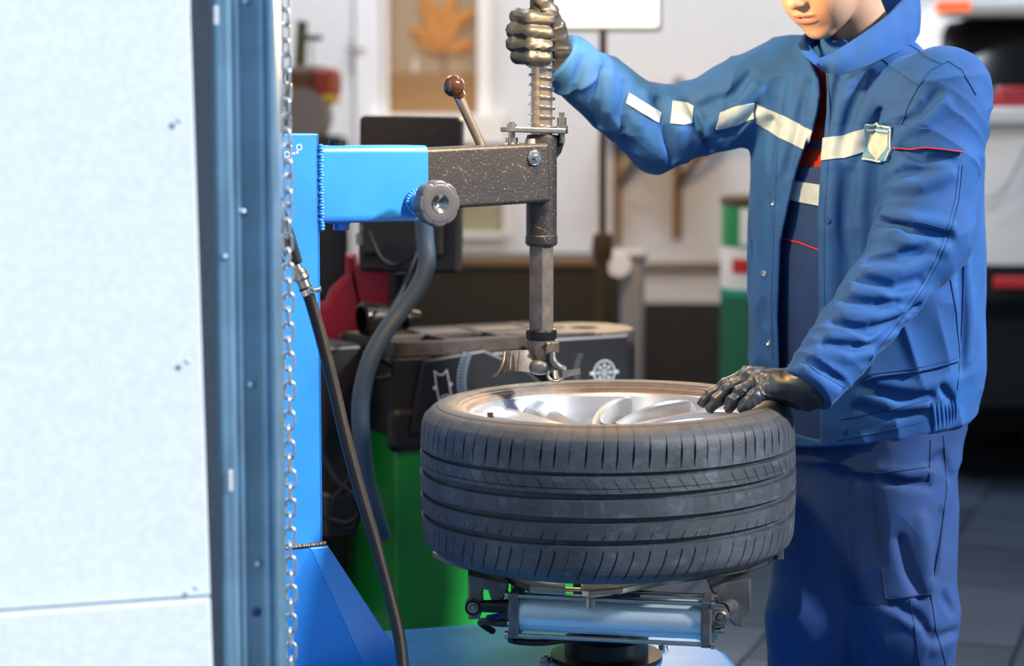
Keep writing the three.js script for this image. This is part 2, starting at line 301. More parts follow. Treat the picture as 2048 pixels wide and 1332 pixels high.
  obj('knob_boss', [mv(lathe([[0, 0], [0.021, 0], [0.0205, 0.006], [0.0165, 0.0075], [0.016, 0.018], [0.0145, 0.02], [0, 0.02]]), bx, by, 0, Math.PI / 2), ...Array.from({ length: 22 }, (_, i) => { const a = i / 22 * 6.283; return new THREE.SphereGeometry(0.0035 + 0.0015 * rnd(), 7, 5).translate(bx + 0.0195 * Math.cos(a), by + 0.0195 * Math.sin(a), 0.004); })], M.blue, changer);
  obj('knob_screw', [mv(cyl(0.0062, 0.0062, 0.07, 16), bx, by, 0.045, Math.PI / 2), ...Array.from({ length: 14 }, (_, i) => mv(new THREE.TorusGeometry(0.0062, 0.0007, 5, 16), bx, by, 0.02 + i * 0.0022))], M.castSteel, changer);
  const lob = Array.from({ length: 96 }, (_, i) => { const a = i / 96 * 6.2832, r = 0.0372 + 0.0026 * Math.pow(Math.abs(Math.cos(a * 4)), 0.6); return [r * Math.cos(a), r * Math.sin(a)]; });
  const kn = obj('hand_knob', [prism(lob, 0.026, 0.004, [circle(0.0157, 40)], 2).translate(bx, by, 0.062), mv(lathe([[0, 0], [0.013, 0], [0.016, 0.02], [0, 0.02]]), bx, by, 0.044, Math.PI / 2),
    mv(lathe([[0.0155, 0.0], [0.0175, 0.0012], [0.030, 0.0012], [0.033, 0], [0.033, -0.004], [0.0155, -0.004]]), bx, by, 0.088, Math.PI / 2)], M.greyPlastic, changer);
  obj('knob_cap', mv(lathe([[0, -0.0085], [0.006, -0.0068], [0.0115, -0.002], [0.0158, 0.0012], [0.0158, -0.006]]), bx, by, 0.0885, Math.PI / 2), flat(0xb0aeac, 0.22, 1), kn);
  // black inner arm, tilted up a little
  const arm = new THREE.Group(); arm.name = 'swing_arm'; arm.position.set(0.19, 1.3045, -0.012); arm.rotation.z = 0.038; changer.add(arm);
  obj('arm_beam', box(0.272, 0.107, 0.09, 0.136, 0, -0.045, 0.007, 4), M.blackTex, arm);
  // pinch bolt with ring
  obj('side_bolt', [mv(lathe([[0, 0.004], [0.009, 0.004], [0.0125, 0.003], [0.013, 0], [0, 0]]), 0.238, 0.028, 0, Math.PI / 2), mv(new THREE.TorusGeometry(0.0125, 0.0016, 8, 28), 0.238, 0.028, 0.002), mv(cyl(0.0058, 0.0064, 0.013, 16), 0.2385, 0.028, 0.007, Math.PI / 2)], M.chrome, arm);
  // ball lever standing behind the arm
  const b0 = cAt(979, 292, -0.085), b1 = cAt(907, 172, -0.085);
  obj('ball_lever', [rod(V(b0.x, b0.y - 0.03, b0.z), b1, 0.0088, 0.0088, 20)], flat(0xcfc7ba, 0.25, 0.9), changer);
  obj('lever_ball', [new THREE.SphereGeometry(0.0195, 32, 20).translate(b1.x, b1.y, b1.z), rod(b1.clone().lerp(b0, 0.13), b1.clone().lerp(b0, 0.19), 0.0112, 0.0105)], flat(0x3a2620, 0.12, 0.1, { clearcoat: 1 }), changer);
}
// vertical shaft unit
const SH = cAt(1083, 420, -0.052), shaftX = SH.x, shaftZ = SH.z, SD = -changer.localToWorld(SH.clone()).z;
const yOf = (py) => yAt(py, SD);
{
  const P = (g) => g.translate(shaftX, 0, shaftZ), parts = {};
  obj('shaft_housing', [P(lathe([[0.0215, yOf(492)], [0.0265, yOf(491)], [0.028, yOf(486)], [0.028, yOf(276)], [0.0265, yOf(270)], [0.0215, yOf(269)]], 48)), P(lathe([[0.0288, yOf(488)], [0.0294, yOf(486)], [0.0294, yOf(472)], [0.028, yOf(470)]], 48)),
    P(boxAB(-0.012, 0.034, yOf(395), yOf(283), -0.026, 0.0, 0.006))], M.blackTex, changer);
  const hx = cyl(0.0245, 0.0245, yOf(480) - yOf(672), 6); hx.rotateY(0.05 - PSI);
  obj('hex_shaft', P(mv(creased(hx, 0.3), 0, (yOf(480) + yOf(672)) / 2, 0)), M.wornSteel, changer);
  obj('spring_rod', P(mv(cyl(0.0195, 0.0195, yOf(60) - yOf(275), 40), 0, (yOf(60) + yOf(275)) / 2, 0)), flat(0xb5a898, 0.28, 0.9), changer);
  const turns = 9.3, sp = []; for (let i = 0; i <= 360; i++) { const a = i / 360 * turns * 6.2832, y = mix(yOf(257), yOf(78), i / 360); sp.push(V(0.0235 * Math.cos(a), y, 0.0235 * Math.sin(a))); }
  obj('coil_spring', P(tube(sp, 0.0017, 700, 7)), M.chrome, changer);
  // clamp plate with bolts
  const pl = [[-0.076, -0.018], [-0.07, -0.026], [0.03, -0.034], [0.044, -0.02], [0.044, 0.02], [0.03, 0.034], [-0.07, 0.026], [-0.076, 0.018]];
  const plate = prism(pl, 0.009, 0.0015, [circle(0.021, 30)]); plate.rotateX(-Math.PI / 2); plate.rotateZ(-0.03); plate.translate(shaftX, yOf(266), shaftZ);
  obj('clamp_plate', plate, M.zinc, changer);
  for (const [dx, dz, h] of [[-0.066, 0.006, 0.008], [0.034, 0.014, 0.02]]) obj('plate_bolt', [...hexbolt(0.0085, h).map((g) => g.translate(shaftX + dx, yOf(257), shaftZ + dz)), mv(cyl(0.006, 0.006, 0.03, 14), shaftX + dx, yOf(270), shaftZ + dz)], M.zinc, changer);
  obj('plate_bolt_nut', [mv(cyl(0.011, 0.011, 0.009, 6), shaftX - 0.066, yOf(280), shaftZ + 0.006), mv(lathe([[0, 0.008], [0.008, 0.007], [0.017, 0], [0, 0]]), shaftX - 0.066, yOf(291), shaftZ + 0.006), mv(cyl(0.010, 0.013, 0.012, 6), shaftX - 0.034, yOf(284), shaftZ + 0.02)], M.zinc, changer);
  obj('lock_lug', P(prism([[0.026, yOf(272)], [0.041, yOf(268)], [0.043, yOf(288)], [0.037, yOf(306)], [0.026, yOf(318)]], 0.014, 0.003).translate(0, 0, -0.004)), M.blackOxide, changer);
  obj('handle_grip', P(lathe([[0, yOf(-42)], [0.016, yOf(-41)], [0.021, yOf(-34)], [0.0215, yOf(20)], [0.0195, yOf(62)], [0.019, yOf(64)]], 32)), M.rubber, changer);
  // mount head
  obj('head_collar', P(lathe([[0.0225, yOf(678)], [0.0278, yOf(677)], [0.0285, yOf(662)], [0.0262, yOf(658)], [0.0225, yOf(658)]], 40)), M.blackOxide, changer);
  const hd = obj('head_block', [P(lathe([[0, yOf(709)], [0.0255, yOf(708)], [0.0262, yOf(700)], [0.0255, yOf(679)], [0, yOf(678)]], 40)), P(mv(box(0.034, 0.0235, 0.012, 0, 0, 0, 0.005), 0.009, yOf(693), 0.022, 0, 0.25)), P(lathe([[0, yOf(727)], [0.0195, yOf(724)], [0.0205, yOf(708)], [0, yOf(707)]], 40))], M.wornSteel, changer);
  for (const [px, py] of [[1089, 693], [1105, 692]]) { const q = inC(at(px, py, SD - 0.028)); obj('set_screw', [mv(new THREE.CircleGeometry(0.0042, 18), q.x, q.y, shaftZ + 0.0288, 0, 0.25), mv(new THREE.TorusGeometry(0.0042, 0.0012, 6, 18), q.x, q.y, shaftZ + 0.0285, 0, 0.25)], M.blackOxide, hd); }
  // duck head: curved plate sweeping left and down to a lip, with a hooked finger on the right
  const W = (px, py, dz) => { const q = inC(at(px, py, SD - dz)); return q; };
  const rows = [[1072, 702, 742], [1056, 700, 744], [1040, 700, 742], [1022, 701, 740], [1012, 704, 742], [1005, 722, 750], [997, 740, 752], [984, 751, 755]];
  const loft = (front) => { const out = []; for (let i = 0; i < rows.length; i++) { const [px, a, b] = rows[i], k = i / (rows.length - 1); out.push([W(px, a, 0.012 + 0.016 * Math.sin(k * 2.6)), W(px, b, 0.022 + 0.016 * Math.sin(k * 2.6)), W(px, b + 1, 0.022 - 0.03), W(px, a, 0.012 - 0.045)]); } return out; };
  const quads = (rings) => { const pos = []; const tri = (a, b, c) => pos.push(a.x, a.y, a.z, b.x, b.y, b.z, c.x, c.y, c.z); for (let i = 0; i + 1 < rings.length; i++) for (let k = 0; k < 4; k++) { const a = rings[i][k], b = rings[i][(k + 1) % 4], c = rings[i + 1][(k + 1) % 4], d = rings[i + 1][k]; tri(a, b, c); tri(a, c, d); } for (const e of [0, rings.length - 1]) { const r = rings[e]; tri(r[0], r[1], r[2]); tri(r[0], r[2], r[3]); } const g = new THREE.BufferGeometry(); g.setAttribute('position', new THREE.Float32BufferAttribute(pos, 3)); return creased(g, 0.8); };
  obj('mount_head', [quads(loft()), ...[[1022, 704, 738], [1040, 703, 740]].map(([px, a, b]) => rod(W(px, a, 0.034), W(px - 3, b, 0.042), 0.0022, 0.0035, 8)), tube([W(1009, 704, 0.03), W(1006, 724, 0.042), W(998, 742, 0.046), W(985, 753, 0.04)], 0.0028, 20, 8)], M.wornSteel, changer);
  obj('head_boss', [mv(new THREE.SphereGeometry(0.027, 24, 16).scale(1.05, 0.62, 0.9), shaftX - 0.004, yOf(731), shaftZ + 0.004), tube([W(1104, 706, 0.02), W(1106, 722, 0.024), W(1116, 733, 0.026), W(1128, 739, 0.02)], 0.0075, 20, 10)], M.castSteel, changer);
  obj('head_hook', [tube([W(1097, 742, 0.034), W(1096, 752, 0.036), W(1102, 760, 0.036), W(1112, 763, 0.036), W(1122, 759, 0.034), W(1127, 752, 0.032), W(1128, 744, 0.03)], 0.0031, 40, 8), quads([[W(1125, 741, 0.036), W(1126, 757, 0.036), W(1126, 757, 0.026), W(1125, 741, 0.026)], [W(1142, 739, 0.036), W(1143, 752, 0.036), W(1143, 752, 0.026), W(1142, 739, 0.026)], [W(1158, 737, 0.034), W(1158, 748, 0.034), W(1158, 748, 0.028), W(1158, 737, 0.028)], [W(1160, 733, 0.034), W(1161, 749, 0.034), W(1161, 749, 0.03), W(1160, 733, 0.03)]])], M.zinc, changer);
  obj('hook_roller', mv(cyl(0.0065, 0.0065, 0.016, 16), W(1112, 748, 0.03).x, W(1112, 748, 0.03).y, W(1112, 748, 0.03).z, 0, 0, 0.1), M.chrome, changer);
}
// cabinet
const TX = xAt(1217, 3.5), TD = 3.5;
{
  const yT = 0.452, poly = [[-0.36, 3.64], [-0.24, 3.70], [-0.004, 3.772], [0.20, 3.79], [0.30, 3.735], [0.345, 3.652], [0.388, 3.54], [0.40, 3.44], [0.40, 3.2], [0.30, 3.05], [-0.34, 3.05], [-0.38, 3.2]];
  const g = prism(poly.map(([x, d]) => [x, d]), yT - 0.1, 0.012); g.rotateX(-Math.PI / 2); g.translate(0, 0.1, 0); // y of the shape is depth, runs to -z
  g.applyMatrix4(changer.matrixWorld.clone().invert());
  obj('cabinet', g, M.blueTop, changer);
  const sock = prism(poly.map(([x, d]) => [x * 0.94, 3.42 + (d - 3.42) * 0.92]), 0.1, 0.004); sock.rotateX(-Math.PI / 2); sock.applyMatrix4(changer.matrixWorld.clone().invert());
  obj('plinth', sock, M.blackPlastic, changer);
  for (const [px, py] of [[1093, 1322], [1178, 1314], [1333, 1298]]) { const D = dAt(py, yT), p = inC(V(xAt(px, D), yT, -D)); obj('cabinet_bolt', hexbolt(0.0085, 0.008).map((q) => q.translate(p.x, p.y, p.z)), M.zinc, changer); }
  const hub = inC(V(TX, 0, -TD));
  obj('gearbox', [mv(lathe([[0, 0.63], [0.06, 0.63], [0.06, 0.50], [0.075, 0.49], [0.075, 0.462], [0.10, 0.460], [0.10, 0.452], [0, 0.452]]), hub.x, 0, hub.z)], M.blackOxide, changer);
}
// turntable plates, jaws and the clamp cylinder
{
  const inv = changer.matrixWorld.clone().invert(), W = (g) => g.applyMatrix4(inv), yP = 0.6245, th = 0.012;
  const D_ = (py) => dAt(py, yP + th / 2);
  const plan = (list) => list.map(([px, py]) => { const d = D_(py); return [xAt(px, d), d]; });
  const left = plan([[1133, 1184], [1060, 1179], [1025, 1164], [985, 1147], [930, 1134], [890, 1122], [862, 1109]]);
  const right = plan([[1167, 1187], [1180, 1189], [1250, 1182], [1330, 1165], [1420, 1152], [1500, 1139], [1545, 1126], [1562, 1112]]);
  const pl = (edge, cx) => { const g = prism([...edge, [cx * 0.6 + edge.at(-1)[0] * 0.4, 3.72], [edge[0][0], 3.72]], th, 0.002); g.rotateX(-Math.PI / 2); g.translate(0, yP, 0); return W(g); };
  obj('turntable_plate', pl(left, TX), M.zinc, changer); obj('turntable_plate', pl(right, TX), M.zinc, changer);
  const tip = at(1562, 1108, 3.5); obj('plate_tip', W(box(0.012, 0.03, 0.03, tip.x, yP + 0.018, -3.52, 0.003)), M.castSteel, changer);
  obj('plate_pin', W(mv(cyl(0.008, 0.008, 0.014, 16), at(1181, 1195, 3.22).x, yP - 0.006, -3.225)), M.zinc, changer);
  // left jaw: cast bracket with a scooped side, right jaw bracket
  const jaw = (pts, D, dep) => W(prism(pts.map(([px, py]) => { const p = at(px, py, D); return [p.x, p.y]; }), dep, 0.004).translate(0, 0, -D));
  obj('jaw_bracket', jaw([[937, 1136], [1018, 1152], [1016, 1172], [1006, 1188], [994, 1196], [983, 1186], [977, 1168], [968, 1166], [966, 1180], [968, 1200], [960, 1225], [938, 1226]], 3.37, 0.05), M.castSteel, changer);
  obj('jaw_bracket', jaw([[1412, 1158], [1495, 1142], [1497, 1205], [1484, 1222], [1480, 1240], [1462, 1238], [1440, 1215], [1425, 1190]], 3.37, 0.05), M.castSteel, changer);
  // cylinder
  const A = V(), cl = new THREE.Group(); cl.name = 'clamp_cylinder'; changer.add(cl);
  const a = at(1034, 1222, 3.31), b = at(1415, 1240, 3.255), dir = b.clone().sub(a).normalize(), len = a.distanceTo(b);
  const place = (g) => { g.applyQuaternion(new THREE.Quaternion().setFromUnitVectors(V(1, 0, 0), dir)); g.translate(a.x, a.y, a.z); return W(g); };
  obj('cylinder_barrel', place(mv(cyl(0.0325, 0.0325, len, 56), len / 2, 0, 0, 0, 0, Math.PI / 2)), M.aluTube, cl);
  for (const x of [0, len]) obj('end_cap', [place(box(0.017, 0.078, 0.072, x, 0, 0, 0.003, 3)), place(mv(cyl(0.02, 0.02, 0.008, 24), x + (x ? 0.009 : -0.009), 0, 0, 0, 0, Math.PI / 2))], M.castSteel, cl);
  for (const sy of [-1, 1]) for (const sz of [-1, 1]) obj('tie_rod', [place(mv(cyl(0.004, 0.004, len + 0.03, 12), len / 2, sy * 0.034, sz * 0.031, 0, 0, Math.PI / 2)), ...[-0.012, len + 0.011].map((x) => place(mv(cyl(0.0072, 0.0072, 0.006, 6), x, sy * 0.034, sz * 0.031, 0, 0, Math.PI / 2)))], M.zinc, cl);
  const eyeL = at(946, 1212, 3.325), rodE = at(1030, 1213, 3.315);
  obj('piston_rod', [W(rod(eyeL, rodE, 0.0095, 0.0125, 20)), W(mv(cyl(0.0135, 0.0135, 0.026, 24), eyeL.x, eyeL.y, eyeL.z, Math.PI / 2)), W(rod(at(1005, 1222, 3.335), at(1028, 1226, 3.33), 0.02, 0.024))], M.blackOxide, cl);
  obj('rod_pin', [W(mv(lathe([[0, 0.004], [0.005, 0.0035], [0.0055, 0], [0, 0]], 20), eyeL.x, eyeL.y, eyeL.z + 0.013, Math.PI / 2)), W(mv(new THREE.TorusGeometry(0.0075, 0.0016, 8, 24), eyeL.x, eyeL.y, eyeL.z + 0.0135))], M.zinc, cl);
  const cv = at(1439, 1231, 3.25);
  obj('clevis', [W(prism([[0, 0.016], [-0.012, 0.017], [-0.03, 0.018], [-0.03, -0.02], [-0.012, -0.0175], [0, -0.0165], [0.009, -0.014], [0.0155, -0.004], [0.0155, 0.004], [0.009, 0.014]].map(([x, y]) => [x, y]), 0.03, 0.003).translate(cv.x, cv.y, cv.z - 0.02)), W(rod(at(1445, 1220, 3.28), at(1475, 1205, 3.36), 0.013, 0.014))], M.castSteel, cl);
  obj('clevis_pin', [W(mv(lathe([[0, 0.005], [0.0058, 0.0045], [0.0062, 0], [0, 0]], 20), cv.x, cv.y, cv.z + 0.011, Math.PI / 2)), W(mv(new THREE.TorusGeometry(0.0092, 0.0022, 10, 28), cv.x, cv.y, cv.z + 0.0115))], M.zinc, cl);
  obj('air_fitting', [W(rod(at(1418, 1262, 3.255), at(1441, 1262, 3.25), 0.0052, 0.0058)), W(rod(at(1441, 1262, 3.25), at(1450, 1262, 3.249), 0.0078, 0.0078)), W(rod(at(1030, 1247, 3.31), at(1016, 1247, 3.315), 0.0055, 0.0055))], M.zinc, cl);
  obj('air_line', [W(tube([at(1018, 1247, 3.315), at(1000, 1247, 3.32), at(975, 1243, 3.36), at(962, 1246, 3.42), at(985, 1262, 3.46)], 0.0062, 40, 10)), W(tube([at(1030, 1275, 3.31), at(1022, 1280, 3.34), at(1080, 1285, 3.4), at(1140, 1278, 3.44)], 0.006, 40, 8))], M.rubber, cl);
  obj('air_line', W(tube([at(975, 1237, 3.38), at(1000, 1233, 3.37), at(1025, 1236, 3.36)], 0.006, 30, 10)), flat(0x1638a8, 0.4), cl);
}
// tyre inflator gun with its hose
{
  const t = thing('inflator_gun', 'black air gun with metal coupling hung on the blue column', 'air gun', [0, 0, 0]);
  const D = 3.30, q = (px, py, dz = 0) => at(px, py, D - dz);
  const body = (pts, d, dz) => prism(pts.map(([px, py]) => { const p = at(px, py, D); return [p.x, p.y]; }), d, 0.004).translate(0, 0, -D - d / 2 + dz);
  obj('gun_body', [body([[530, 396], [556, 402], [570, 420], [588, 470], [604, 524], [585, 532], [560, 470], [530, 440]], 0.034, 0)], M.blackPlastic, t);
  obj('trigger', body([[530, 470], [551, 480], [570, 524], [560, 530], [548, 512], [530, 488]], 0.014, 0), M.blackPlastic, t);
  obj('gauge_face', [body([[554, 432], [565, 436], [571, 456], [560, 453]], 0.005, 0.018)], flat(0x39414c, 0.25), t);
  obj('side_cover', [body([[556, 480], [578, 476], [592, 518], [578, 524]], 0.005, 0.018)], flat(0x20252c, 0.35), t);
  obj('hang_hook', [tube([q(552, 372, 0.005), q(551, 386, 0.012), q(556, 394, 0.016), q(566, 398, 0.01)], 0.004, 20, 8), rod(q(551, 368), q(552, 392), 0.007, 0.007)], M.blackOxide, t);
  const a = q(592, 528), ax = q(640, 648).sub(a).normalize(), along = (s) => a.clone().addScaledVector(ax, s);
  const seg = (s0, s1, r0, r1 = r0, n = 28) => rod(along(s0), along(s1), r0, r1, n);
  obj('coupling', [seg(0, 0.012, 0.0072), seg(0.010, 0.015, 0.0115), seg(0.015, 0.019, 0.0132, 0.0128), seg(0.019, 0.0215, 0.0118), seg(0.0215, 0.026, 0.0135), seg(0.026, 0.030, 0.0125, 0.0108), seg(0.030, 0.042, 0.0102)], M.zinc, t);
  obj('hose_clamp', [seg(0.045, 0.055, 0.0108), mv(box(0.011, 0.009, 0.012, 0, 0, 0, 0.002), along(0.05).x + 0.008, along(0.05).y + 0.004, along(0.05).z + 0.008, 0, 0, -0.5), rod(along(0.05).add(V(0.012, 0.004, 0.006)), along(0.05).add(V(0.024, 0.006, 0.006)), 0.0045, 0.0052, 12)], M.chrome, t);
  obj('seal_ring', seg(0.0415, 0.0455, 0.0112), M.rubber, t);
  const hp = [along(0.046), along(0.06), at(638, 660, 3.295), at(664, 760, 3.28), at(692, 880, 3.265), at(722, 990, 3.25), at(752, 1090, 3.235), at(779, 1190, 3.22), at(797, 1265, 3.21), at(806, 1332, 3.2), at(808, 1420, 3.18), at(790, 1520, 3.1)];
  const hoseTex = tex(128, (u, v) => { const k = Math.sin((u * 6 + v * 1) * Math.PI * 2) * Math.sin((u * 6 - v * 1) * Math.PI * 2); return G(0.5 + 0.5 * k); }, false, 1);
  hoseTex.repeat.set(60, 1);
  const hm = new THREE.MeshPhysicalMaterial({ color: 0x101215, roughness: 0.36, bumpMap: hoseTex, bumpScale: 0.0009 });
  obj('hose', new THREE.TubeGeometry(new THREE.CatmullRomCurve3(hp, false, 'centripetal'), 240, 0.0102, 20), hm, t, true);
}

// ---------------------------------------------------------------- the wheel on the turntable
{
  const t = thing('car_wheel', 'worn black low-profile tyre on a silver multi-spoke alloy rim lying flat', 'wheel', [TX, 0.781, -TD]);
  t.rotation.z = 0.013;
  const HW = 0.128;
  // half profiles from the crown outwards; grooves as [centre y, half width, depth]
  const grooves = [[0.0565, 0.0034, 0.009], [0.022, 0.0056, 0.010], [-0.0155, 0.0054, 0.010], [-0.0525, 0.0054, 0.010], [0.0345, 0.0011, 0.0022]];
  const crown = (y) => { const a = Math.abs(y); return 0.3315 - 0.0035 * (a / 0.09) ** 2 - (a > 0.09 ? 0.9 * (a - 0.09) ** 2 * 12 : 0); };
  const pts = [], kind = [];
  const add = (r, y, k) => { pts.push([r, y]); kind.push(k); };
  // bead and sidewall, top
  const side = [[0.2405, 0.098], [0.2425, 0.108], [0.2455, 0.1125], [0.2475, 0.1155], [0.2478, 0.117], [0.2515, 0.1195], [0.2565, 0.1205], [0.2575, 0.1222], [0.2655, 0.1242], [0.2665, 0.1252], [0.272, 0.1265], [0.279, 0.1277], [0.2865, 0.128], [0.2935, 0.1272], [0.2995, 0.1258], [0.3005, 0.1246], [0.3062, 0.1225], [0.3115, 0.1188], [0.3155, 0.1145]];
  for (const [r, y] of side) add(r, y, 0);
  const ys = []; for (let i = 0; i <= 60; i++) ys.push(0.109 - 0.218 * i / 60);
  for (const [c, w, d] of grooves) for (const e of [-w - 0.0007, -w, -w + 0.0012, w - 0.0012, w, w + 0.0007]) ys.push(c + e);
  ys.sort((a, b) => b - a);
  const yy = ys.filter((y, i) => !i || ys[i - 1] - y > 0.00035);
  for (const y of yy) {
    let dep = 0; for (const [c, w, d] of grooves) { const a = Math.abs(y - c); if (a <= w + 1e-6) dep = Math.max(dep, d * smooth(w + 1e-5, w - 0.001, a)); }
    add(crown(y) - dep, y, y > 0.064 ? 1 : y < -0.063 ? 2 : y > 0.026 && y < 0.052 ? 3 : y < -0.021 && y > -0.047 ? 4 : 0);
  }
  for (let i = side.length - 1; i >= 0; i--) add(side[i][0], -side[i][1], 0);
  const N = 80, cols = [0, 0.02, 0.045, 0.15, 0.175, 0.36, 0.58, 0.8], slot = [0, 0, 1, 1, 0, 0, 0, 0], J = N * cols.length, I = pts.length;
  const jit = Array.from({ length: N }, () => (rnd() - 0.5) * 0.22);
  const pos = new Float32Array((J + 1) * I * 3), uv = new Float32Array((J + 1) * I * 2), index = [];
  for (let j = 0; j <= J; j++) for (let i = 0; i < I; i++) {
    const jj = j % J, s = Math.floor(jj / cols.length), c = jj % cols.length, [r, y] = pts[i], k = kind[i];
    let sh = 0, dep = 0;
    if (y > 0) sh = 0.10 * Math.sin((y - 0.085) * 34); else sh = 0.62 * ((Math.max(-y - 0.06, 0) / 0.05) ** 1.7) * -1;
    if (slot[c]) {
      if (k === 1) dep = 0.009 * smooth(0.064, 0.070, y) * smooth(0.112, 0.102, y);
      if (k === 2) dep = 0.009 * smooth(-0.066, -0.070, y) * smooth(-0.1195, -0.108, y);
      if (k === 3) dep = 0.0012 * smooth(0.027, 0.031, y) * smooth(0.0505, 0.046, y);
      if (k === 4) dep = 0.0035 * smooth(-0.0375, -0.0415, y);
    }
    if (k === 3) sh = (y - 0.04) * -26;
    if (k === 4) sh = (y + 0.044) * 20;
    let cc = cols[c]; if (k === 1 && c > 0 && c < 5) cc = 0.09 + (cc - 0.09) * (0.25 + 0.75 * smooth(0.112, 0.085, y) * smooth(0.060, 0.085, y)); if (k === 2 && c > 0 && c < 5) cc = 0.09 + (cc - 0.09) * 0.6; if ((k === 3 || k === 4) && c > 0 && c < 5) cc = 0.09 + (cc - 0.09) * 0.45;
    const a = (s + cc + (c > 0 && c < 5 ? jit[s] : c ? jit[s] * (1 - (cols[c] - 0.1) / 0.9) : 0) + sh) / N * Math.PI * 2, q = r - dep + (k ? 0.0004 * (n3(s * 3.1 + c, y * 300, 2) - 0.5) : 0), o = (j * I + i);
    pos[o * 3] = q * Math.cos(a); pos[o * 3 + 1] = y * (y < 0 ? 1.0 : 1.06) + (y > 0 ? 0.0 : 0); pos[o * 3 + 2] = -q * Math.sin(a);
    uv[o * 2] = j / J * 5; uv[o * 2 + 1] = i / (I - 1);
    if (j < J && i + 1 < I) { const a0 = o, b0 = o + 1, c0 = o + I + 1, d0 = o + I; index.push(a0, b0, c0, a0, c0, d0); }
  }
  const g = new THREE.BufferGeometry(); g.setAttribute('position', new THREE.BufferAttribute(pos, 3)); g.setAttribute('uv', new THREE.BufferAttribute(uv, 2)); g.setIndex(index);
  const gn = creased(g, 0.55);
  const iSide = side.length / I;
  const tt = tex(1024, (u, v) => {
    const i = v * (I - 1), row = Math.min(I - 1, Math.round(i)), [r, y] = pts[row];
    let k = mixc(hex(0x2b3139), hex(0x474e59), fbm(u, v, 8, 5, 61));
    k = k.map((x) => x * (0.92 + 0.16 * hash2(u * 1024 | 0, v * 1024 | 0, 62)));
    const dust = smooth(0.56, 0.78, fbm(u, v, 24, 4, 66));
    if (Math.abs(y) < 0.109) { k = mixc(k, hex(0x868d96), 0.22 * dust); const sc = fbm(u * 1, v * 1, 64, 2, 74); if (sc > 0.80) k = mixc(k, hex(0x9aa2aa), 0.15); }
    if (y > 0 && r < 0.3155) { // sidewall: road dust on the bead, scuffs, moulded marks too small to read
      const bd = smooth(0.272, 0.250, r + 0.006 * (fbm(u, v, 16, 3, 70) - 0.5));
      k = mixc(hex(0x3b3c40), hex(0x57524e), fbm(u, v, 30, 4, 64)); k = mixc(k, hex(0xa08a78), 0.75 * bd * (0.6 + 0.5 * fbm(u, v, 40, 3, 69)));
      if (r > 0.2585 && r < 0.2645 && ((u * 7.3) % 1) > 0.35 && hash2(u * 420 | 0, 3, 71) > 0.42 && ((u * 420) % 1) < 0.7) k = mixc(k, hex(0x2a2523), 0.8);
      if (Math.abs(r - 0.2995) < 0.001) k = mixc(k, hex(0x23252a), 0.5);
    }
    return k;
  }, true, 1);
  const tyreMat = new THREE.MeshPhysicalMaterial({ map: tt, roughness: 0.52, bumpMap: fineGrain.clone(), bumpScale: 0.0005, specularIntensity: 0.9 });
  tyreMat.bumpMap.repeat.set(12, 6);
  obj('tyre', gn, tyreMat, t, true);
  // rim
  M.rim = paint(0xe4eaf0, { rough: 0.24, metal: 0.7, wear: 0.03, size: 0.25, s: 33 });
  obj('rim_barrel', lathe([[0.205, -0.118], [0.246, -0.116], [0.244, -0.106], [0.232, -0.1], [0.222, -0.06], [0.212, 0.0], [0.216, 0.06], [0.226, 0.083], [0.233, 0.096], [0.2355, 0.1035], [0.2385, 0.1085], [0.2425, 0.1115], [0.246, 0.1105], [0.2465, 0.106], [0.243, 0.1], [0.238, 0.096], [0.235, 0.08], [0.224, 0.05], [0.221, 0], [0.23, -0.06], [0.238, -0.1]].map(([r, y]) => [r, y * 1.055]), 160), M.rim, t);
  const face = (r) => 0.088 + 0.021 * smooth(0.06, 0.235, r) + 0.006 * Math.sin((r - 0.05) / 0.185 * Math.PI);
  const n = 10;
  for (let k = 0; k < n; k++) {
    const pair = (k % 2 ? 1 : -1) * 0.05, p0 = Math.floor(k / 2) / 5 * 6.2832 + (k % 2) * 0.6283 + pair + 0.22, rings = [];
    for (let i = 0; i <= 16; i++) {
      const u = i / 16, r = 0.045 + 0.19 * u, ph = p0 + 0.42 * (1 - u) ** 1.4, w = mix(0.026, 0.058, u ** 1.7), y = face(r);
      const cs = [[-0.5, -0.034], [-0.47, -0.010], [-0.40, -0.001], [-0.2, 0.0015], [0.1, -0.004], [0.34, -0.011], [0.5, -0.024], [0.42, -0.045], [-0.4, -0.045]];
      rings.push(cs.map(([a, h]) => { const x = a * w; return [r * Math.cos(ph) - x * Math.sin(ph), y + h * mix(1.2, 1, u), -(r * Math.sin(ph) + x * Math.cos(ph))]; }));
    }
    const ps = [], nn = rings[0].length; rings.forEach((q) => q.forEach((p) => ps.push(...p)));
    const ix = []; for (let i = 0; i < 16; i++) for (let q = 0; q < nn; q++) { const a = i * nn + q, b = i * nn + (q + 1) % nn, c = a + nn, d = b + nn; ix.push(a, c, b, b, c, d); }
    const sg = new THREE.BufferGeometry(); sg.setAttribute('position', new THREE.Float32BufferAttribute(ps, 3)); sg.setIndex(ix);
    obj('spoke', creased(sg, 0.42), M.rim, t);
  }
  obj('hub', [lathe([[0.03, 0.03], [0.078, 0.03], [0.078, 0.055], [0.062, 0.079], [0.036, 0.0835], [0.033, 0.081], [0.03, 0.06]], 60)], M.rim, t);
  obj('hub_disc', mv(cyl(0.031, 0.031, 0.01, 30), 0, 0.062, 0), M.blackPlastic, t);
  const va = inW(985, 806);
  function inW(px, py) { const p = at(px, py, 3.5); return p.sub(t.position); }
